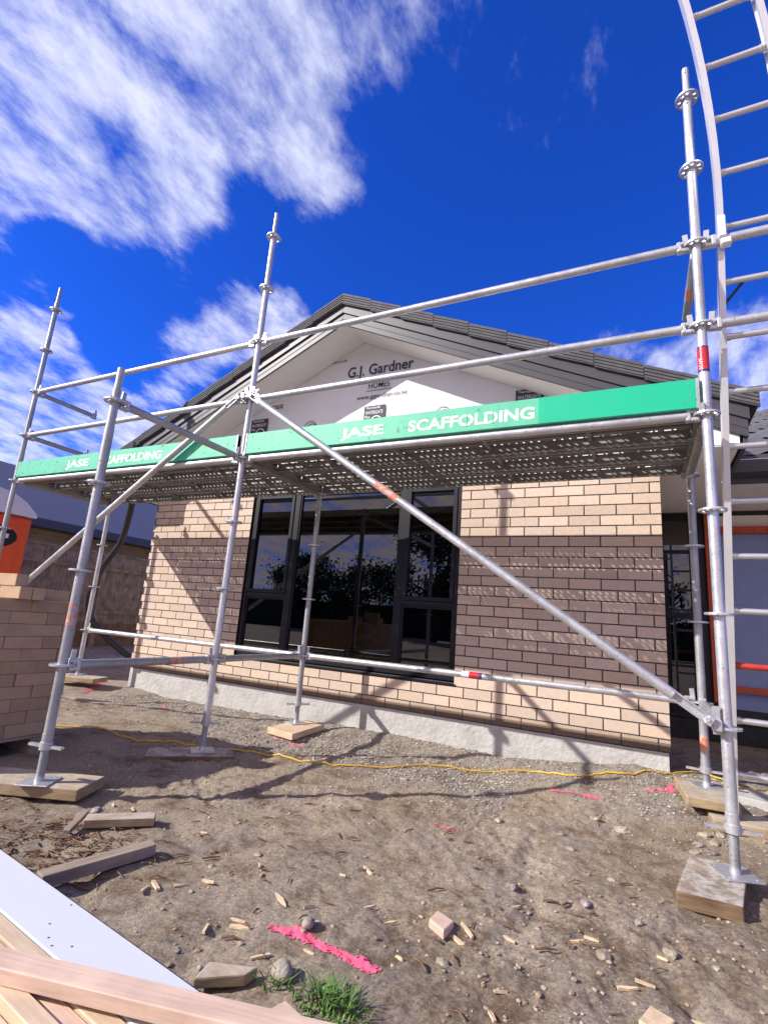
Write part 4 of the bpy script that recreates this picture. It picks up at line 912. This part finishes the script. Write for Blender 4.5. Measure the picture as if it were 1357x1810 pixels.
# pink marking paint: thin crust that follows the soil
def pink(pts, w, label, h=.004):
    b = MB(); P = []
    for (x0, y0), (x1, y1) in zip(pts[:-1], pts[1:]):
        n = max(2, int(math.hypot(x1 - x0, y1 - y0) / .006)); P += [(x0 + (x1 - x0) * i / n, y0 + (y1 - y0) * i / n) for i in range(n)]
    P.append(pts[-1]); m = 9; vs = []
    for k, (x, y) in enumerate(P):
        a = P[min(k + 1, len(P) - 1)]; c = P[max(k - 1, 0)]; dx, dy = a[0] - c[0], a[1] - c[1]; l = math.hypot(dx, dy) or 1; nx, ny = -dy / l, dx / l
        t = k / max(1, len(P) - 1); ww = w * (.75 + .5 * noise.noise(Vector((x * 30, y * 30, 1)))) * (1 if .04 < t < .96 else .6)
        for j in range(m):
            u = (j / (m - 1) - .5) * 2; xx, yy = x + nx * u * ww + random.uniform(-.003, .003), y + ny * u * ww + random.uniform(-.003, .003)
            vs.append((xx, yy, gh(xx, yy) + .0022 + .0015 * random.random()))
    b.add(vs, [(k * m + j, k * m + j + 1, (k + 1) * m + j + 1, (k + 1) * m + j) for k in range(len(P) - 1) for j in range(m - 1) if random.random() > (.4 if j in (0, m - 2) else .1 if j in (1, m - 3) else 0) + (.35 if k < 2 or k > len(P) - 4 else 0)], smooth=False)
    tag(b.build('paint_line', M['pinkpaint'], normals=False), label, 'paint mark', 'pink marking paint lines on the ground')
pink([(-1.268, -2.79), (-1.136, -2.773), (-1.004, -2.785), (-.861, -2.801)], .030, 'long thick pink paint line across the foreground earth')
pink([(-1.143, -1.629), (-1.004, -1.638)], .008, 'short thin pink stroke in the middle of the earth')
pink([(-.715, -.692), (-.582, -.664), (-.417, -.687)], .026, 'pink dash on gravel left of the right scaffold leg')
pink([(-.17, -.481), (-.076, -.456), (-.001, -.483)], .028, 'pink bar of the T-shaped mark by the wall corner')
pink([(-.022, -.129 - .12), (-.028, -.47)], .03, 'pink stem of the T-shaped mark by the wall corner')
pink([(-2.872, -.74), (-2.519, -.80)], .012, 'faint pink stroke beside the tan sole board')
pink([(-5.5, -.62), (-5.62, -.45), (-5.9, -.1)], .03, 'pink stroke on gravel beyond the brick pallet')
pink([(-4.406, -.544), (-4.202, -.573)], .012, 'small faint pink dash on gravel left of the window')
pink([(-2.056, -2.737), (-2.0, -2.739)], .012, 'tiny pink mark beside the edge-on offcut')

# yellow extension cord
def cord():
    pts = [(-4.5, -1.75), (-4.185, -1.61), (-3.915, -1.465), (-3.578, -1.523), (-3.348, -1.412), (-3.121, -1.354), (-2.84, -1.304), (-2.727, -1.194), (-2.534, -1.179), (-2.257, -1.158), (-2.045, -1.056), (-1.731, -.805), (-1.554, -.603), (-1.197, -.431), (-.917, -.30), (-.642, -.36), (-.443, -.272), (-.269, -.22), (-.13, -.12), (-.02, -.06), (.168, .10), (.261, .05), (.396, -.06), (.524, -.12), (.9, -.2)]
    out = []
    for i in range(len(pts) - 1):
        p0, p1, p2, p3 = pts[max(i - 1, 0)], pts[i], pts[i + 1], pts[min(i + 2, len(pts) - 1)]
        for k in range(8):
            t = k / 8
            q = [.5 * ((2 * p1[a]) + (-p0[a] + p2[a]) * t + (2 * p0[a] - 5 * p1[a] + 4 * p2[a] - p3[a]) * t * t + (-p0[a] + 3 * p1[a] - 3 * p2[a] + p3[a]) * t ** 3) for a in (0, 1)]
            z = gh(q[0], q[1]) + .009
            if abs(q[0] + 2.95) < .22 and abs(q[1] + 1.35) < .12: z = max(z, -.217 + .006) if False else z
            out.append((q[0], q[1], z))
    b = MB(); b.path(out, .0052, 8); tag(b.build('extension_cord', M['cordm']), 'thin yellow extension cord snaking along the foot of the wall', 'cord')
cord()
# black drainage hose hanging behind the left scaffold leg
b = MB(); hp = [(-5.70, -.30, 2.05), (-5.84, -.2, 1.93), (-6.045, -.1, 1.509), (-6.30, -.1, 1.179), (-6.42, -.1, .92), (-6.47, -.08, .67), (-6.42, -.0, .45), (-6.2, .15, .22), (-5.95, .3, .04), (-5.72, .45, -.12), (-5.6, .6, -.17)]
pts = []
for i in range(len(hp) - 1):
    p0, p1, p2, p3 = [Vector(hp[max(0, min(len(hp) - 1, j))]) for j in (i - 1, i, i + 1, i + 2)]
    for k in range(8): t = k / 8; pts.append(.5 * ((2 * p1) + (p2 - p0) * t + (2 * p0 - 5 * p1 + 4 * p2 - p3) * t * t + (3 * p1 - p0 - 3 * p2 + p3) * t ** 3))
b.path(pts, .038, 12); tag(b.build('hose', M['pole']), 'thick black hose hanging behind the far left scaffold leg', 'hose')

# ------------------------------------------------------------------ background left
def toilet():
    t = thing('portable_toilet', 'orange portable toilet with a white domed roof at the left edge', 'portable toilet', loc=(-8.25, -.82, -.14))
    b = MB(); b.chamf((0, 0, .98), (1.06, 1.06, 1.88), None, .03); b.build('cabin', M['orange_plastic'], t)
    r = MB(); prof = [(-.56, 1.93), (-.56, 1.97), (-.50, 2.03), (-.38, 2.13), (-.2, 2.22), (0, 2.25), (.2, 2.22), (.38, 2.13), (.50, 2.03), (.56, 1.97), (.56, 1.93)]
    r.prism(prof, 0, -.56, .56); r.build('roof', M['white_plastic'], t)
    d = MB(); d.bx(.531, .545, -.46, .38, .15, 1.86); d.build('door', M['orange_plastic'], t)
    s = MB(); c = [(.10 + math.cos(a) * .27, 1.62 + math.sin(a) * .15) for a in [2 * math.pi * i / 20 for i in range(20)]]; s.prism([(y - .0, z) for y, z in c], 0, .546, .55)
    so = s.build('sign', M['frame'], t)
    l = MB()
    for i in range(3): l.bx(.551, .553, -.04 + i * .11, .04 + i * .11, 1.60, 1.66)
    l.bx(.551, .553, -.13, .16, 1.545, 1.56); l.build('sign_print', M['white_sticker'], so)
    g = MB(); g.bx(-.58, .58, -.58, .58, -.02, .04); g.build('skid_base', M['pole'], t)
toilet()
def fence():
    t = thing('timber_fence', 'old dark brown board fence beyond the left of the house', 'fence')
    x = -9.3; b = MB(); y = -4.
    while y < 7.5: b.bx(x, x + .02 + random.uniform(0, .004), y, y + .148, .33 + random.uniform(-.02, .02), 1.60 + random.uniform(-.012, .012)); y += .15
    b.build('boards', M['fence'], t)
    c = MB(); c.bx(x - .02, x + .045, -4, 7.5, 1.606, 1.64); c.build('capping', M['fence'], t)
    for k in range(7):
        p = MB(); yy = -3.5 + k * 1.8; p.bx(x + .021, x + .11, yy, yy + .09, -.2, 1.60); p.build('post', M['fence'], t)
    for z in (.5, 1.3):
        p = MB(); p.bx(x + .0245, x + .07, -4, 7.5, z, z + .07); p.build('rail', M['fence'], t)
    k = MB(); k.bx(x - .03, x + .01, -4, 7.5, -.2, .33); k.build('base_board', M['oldwood'], t)
fence()
def neighbour():
    t = thing('neighbour_house', 'brown brick house with a slate blue roof behind the fence at left', 'house')
    w = MB(); w.bx(-16, -11.5, -4, 12, -.2, 2.2); w.build('wall', M['nbrick'], t)
    r = MB(); r.prism([(-10.95, 2.28), (-15.0, 2.28 + 4.05 * .45), (-19, 2.28), (-19, 2.2), (-10.95, 2.2)], 1, -4.6, 12.6); ro = r.build('roof', M['navy_roof'], t)
    c = MB()
    for i in range(86): c.bx(-10.96, -10.94, -4.6 + i * .2, -4.58 + i * .2, 2.2, 2.285)
    f = MB(); f.bx(-10.96, -10.90, -4.6, 12.6, 2.10, 2.235); f.build('gutter', M['fascia'], t); s = MB(); s.bx(-11.5, -10.96, -4.6, 12.6, 2.12, 2.135); s.build('soffit', M['fascia'], t)
    for y in (5.0,):
        wi = MB(); wi.bx(-11.5, -11.47, y, y + 1.2, .9, 1.95); o = wi.build('window', M['frame'], t); g = MB(); g.bx(-11.468, -11.464, y + .06, y + 1.14, .96, 1.89); g.build('pane', M['navy_sticker'], o)
    for k in range(40):
        y = -4.4 + k * .42; rb = None
neighbour()

# trees behind the camera, seen as dark shapes in the window glass
def tree(x, y, h, w, n, seed, label):
    t = thing('leafy_tree', label, 'tree', 'trees reflected in the big window', loc=(x, y, -.2)); rnd = random.Random(seed)
    tr = MB(); tr.path([(0, 0, 0), (.1, .05, h * .25), (-.05, .1, h * .5), (.1, 0, h * .8)], [.22, .17, .11, .04], 9)
    for k in range(7):
        a = rnd.uniform(0, 6.28); z = h * rnd.uniform(.25, .6); tr.path([(0, 0, z), (math.cos(a) * w * .3, math.sin(a) * w * .3, z + h * .12), (math.cos(a) * w * .5, math.sin(a) * w * .5, z + h * .25)], [.07, .045, .02], 6)
    tr.build('trunk', M['trunk'], t)
    c = MB(); cl = [(rnd.gauss(0, w * .26), rnd.gauss(0, w * .26), h * rnd.uniform(.3, .95), rnd.uniform(.3, .6) * w * .4) for _ in range(16)]
    for k in range(n):
        q = rnd.choice(cl); v = Vector((rnd.gauss(0, 1), rnd.gauss(0, 1), rnd.gauss(0, .8))) * q[3] * .5 + Vector(q[:3]); s = rnd.uniform(.07, .15); a = Vector((rnd.gauss(0, 1), rnd.gauss(0, 1), rnd.gauss(0, 1))).normalized(); b_ = a.orthogonal().normalized() * s; d = a.cross(b_)
        c.add([v - b_, v - d * .5, v + b_, v + d * .5], [(0, 1, 2, 3)])
    c.build('crown', M['leaf'], t, normals=False)
tree(-10.5, -23, 6.2, 5.0, 9000, 1, 'tall leafy tree behind the camera, in the middle of the window reflection')
tree(-16.5, -25, 4.6, 5.5, 8000, 2, 'lower spreading tree behind the camera, left in the window reflection')
tree(-5.2, -22, 4.2, 4.6, 7000, 3, 'low tree behind the camera, right in the window reflection')
tree(-22.5, -27, 4.1, 5.5, 7000, 4, 'furthest left low tree in the window reflection')
tree(.5, -24, 3.8, 4.6, 6000, 5, 'low bushy tree at the right end of the window reflection')
hh = MB(); hh.bx(-34, 12, -28.5, -28.0, -.2, 1.9)
tag(hh.build('hedge', M['leaf']), 'long low dark hedge behind the camera reflected low in the window', 'hedge')
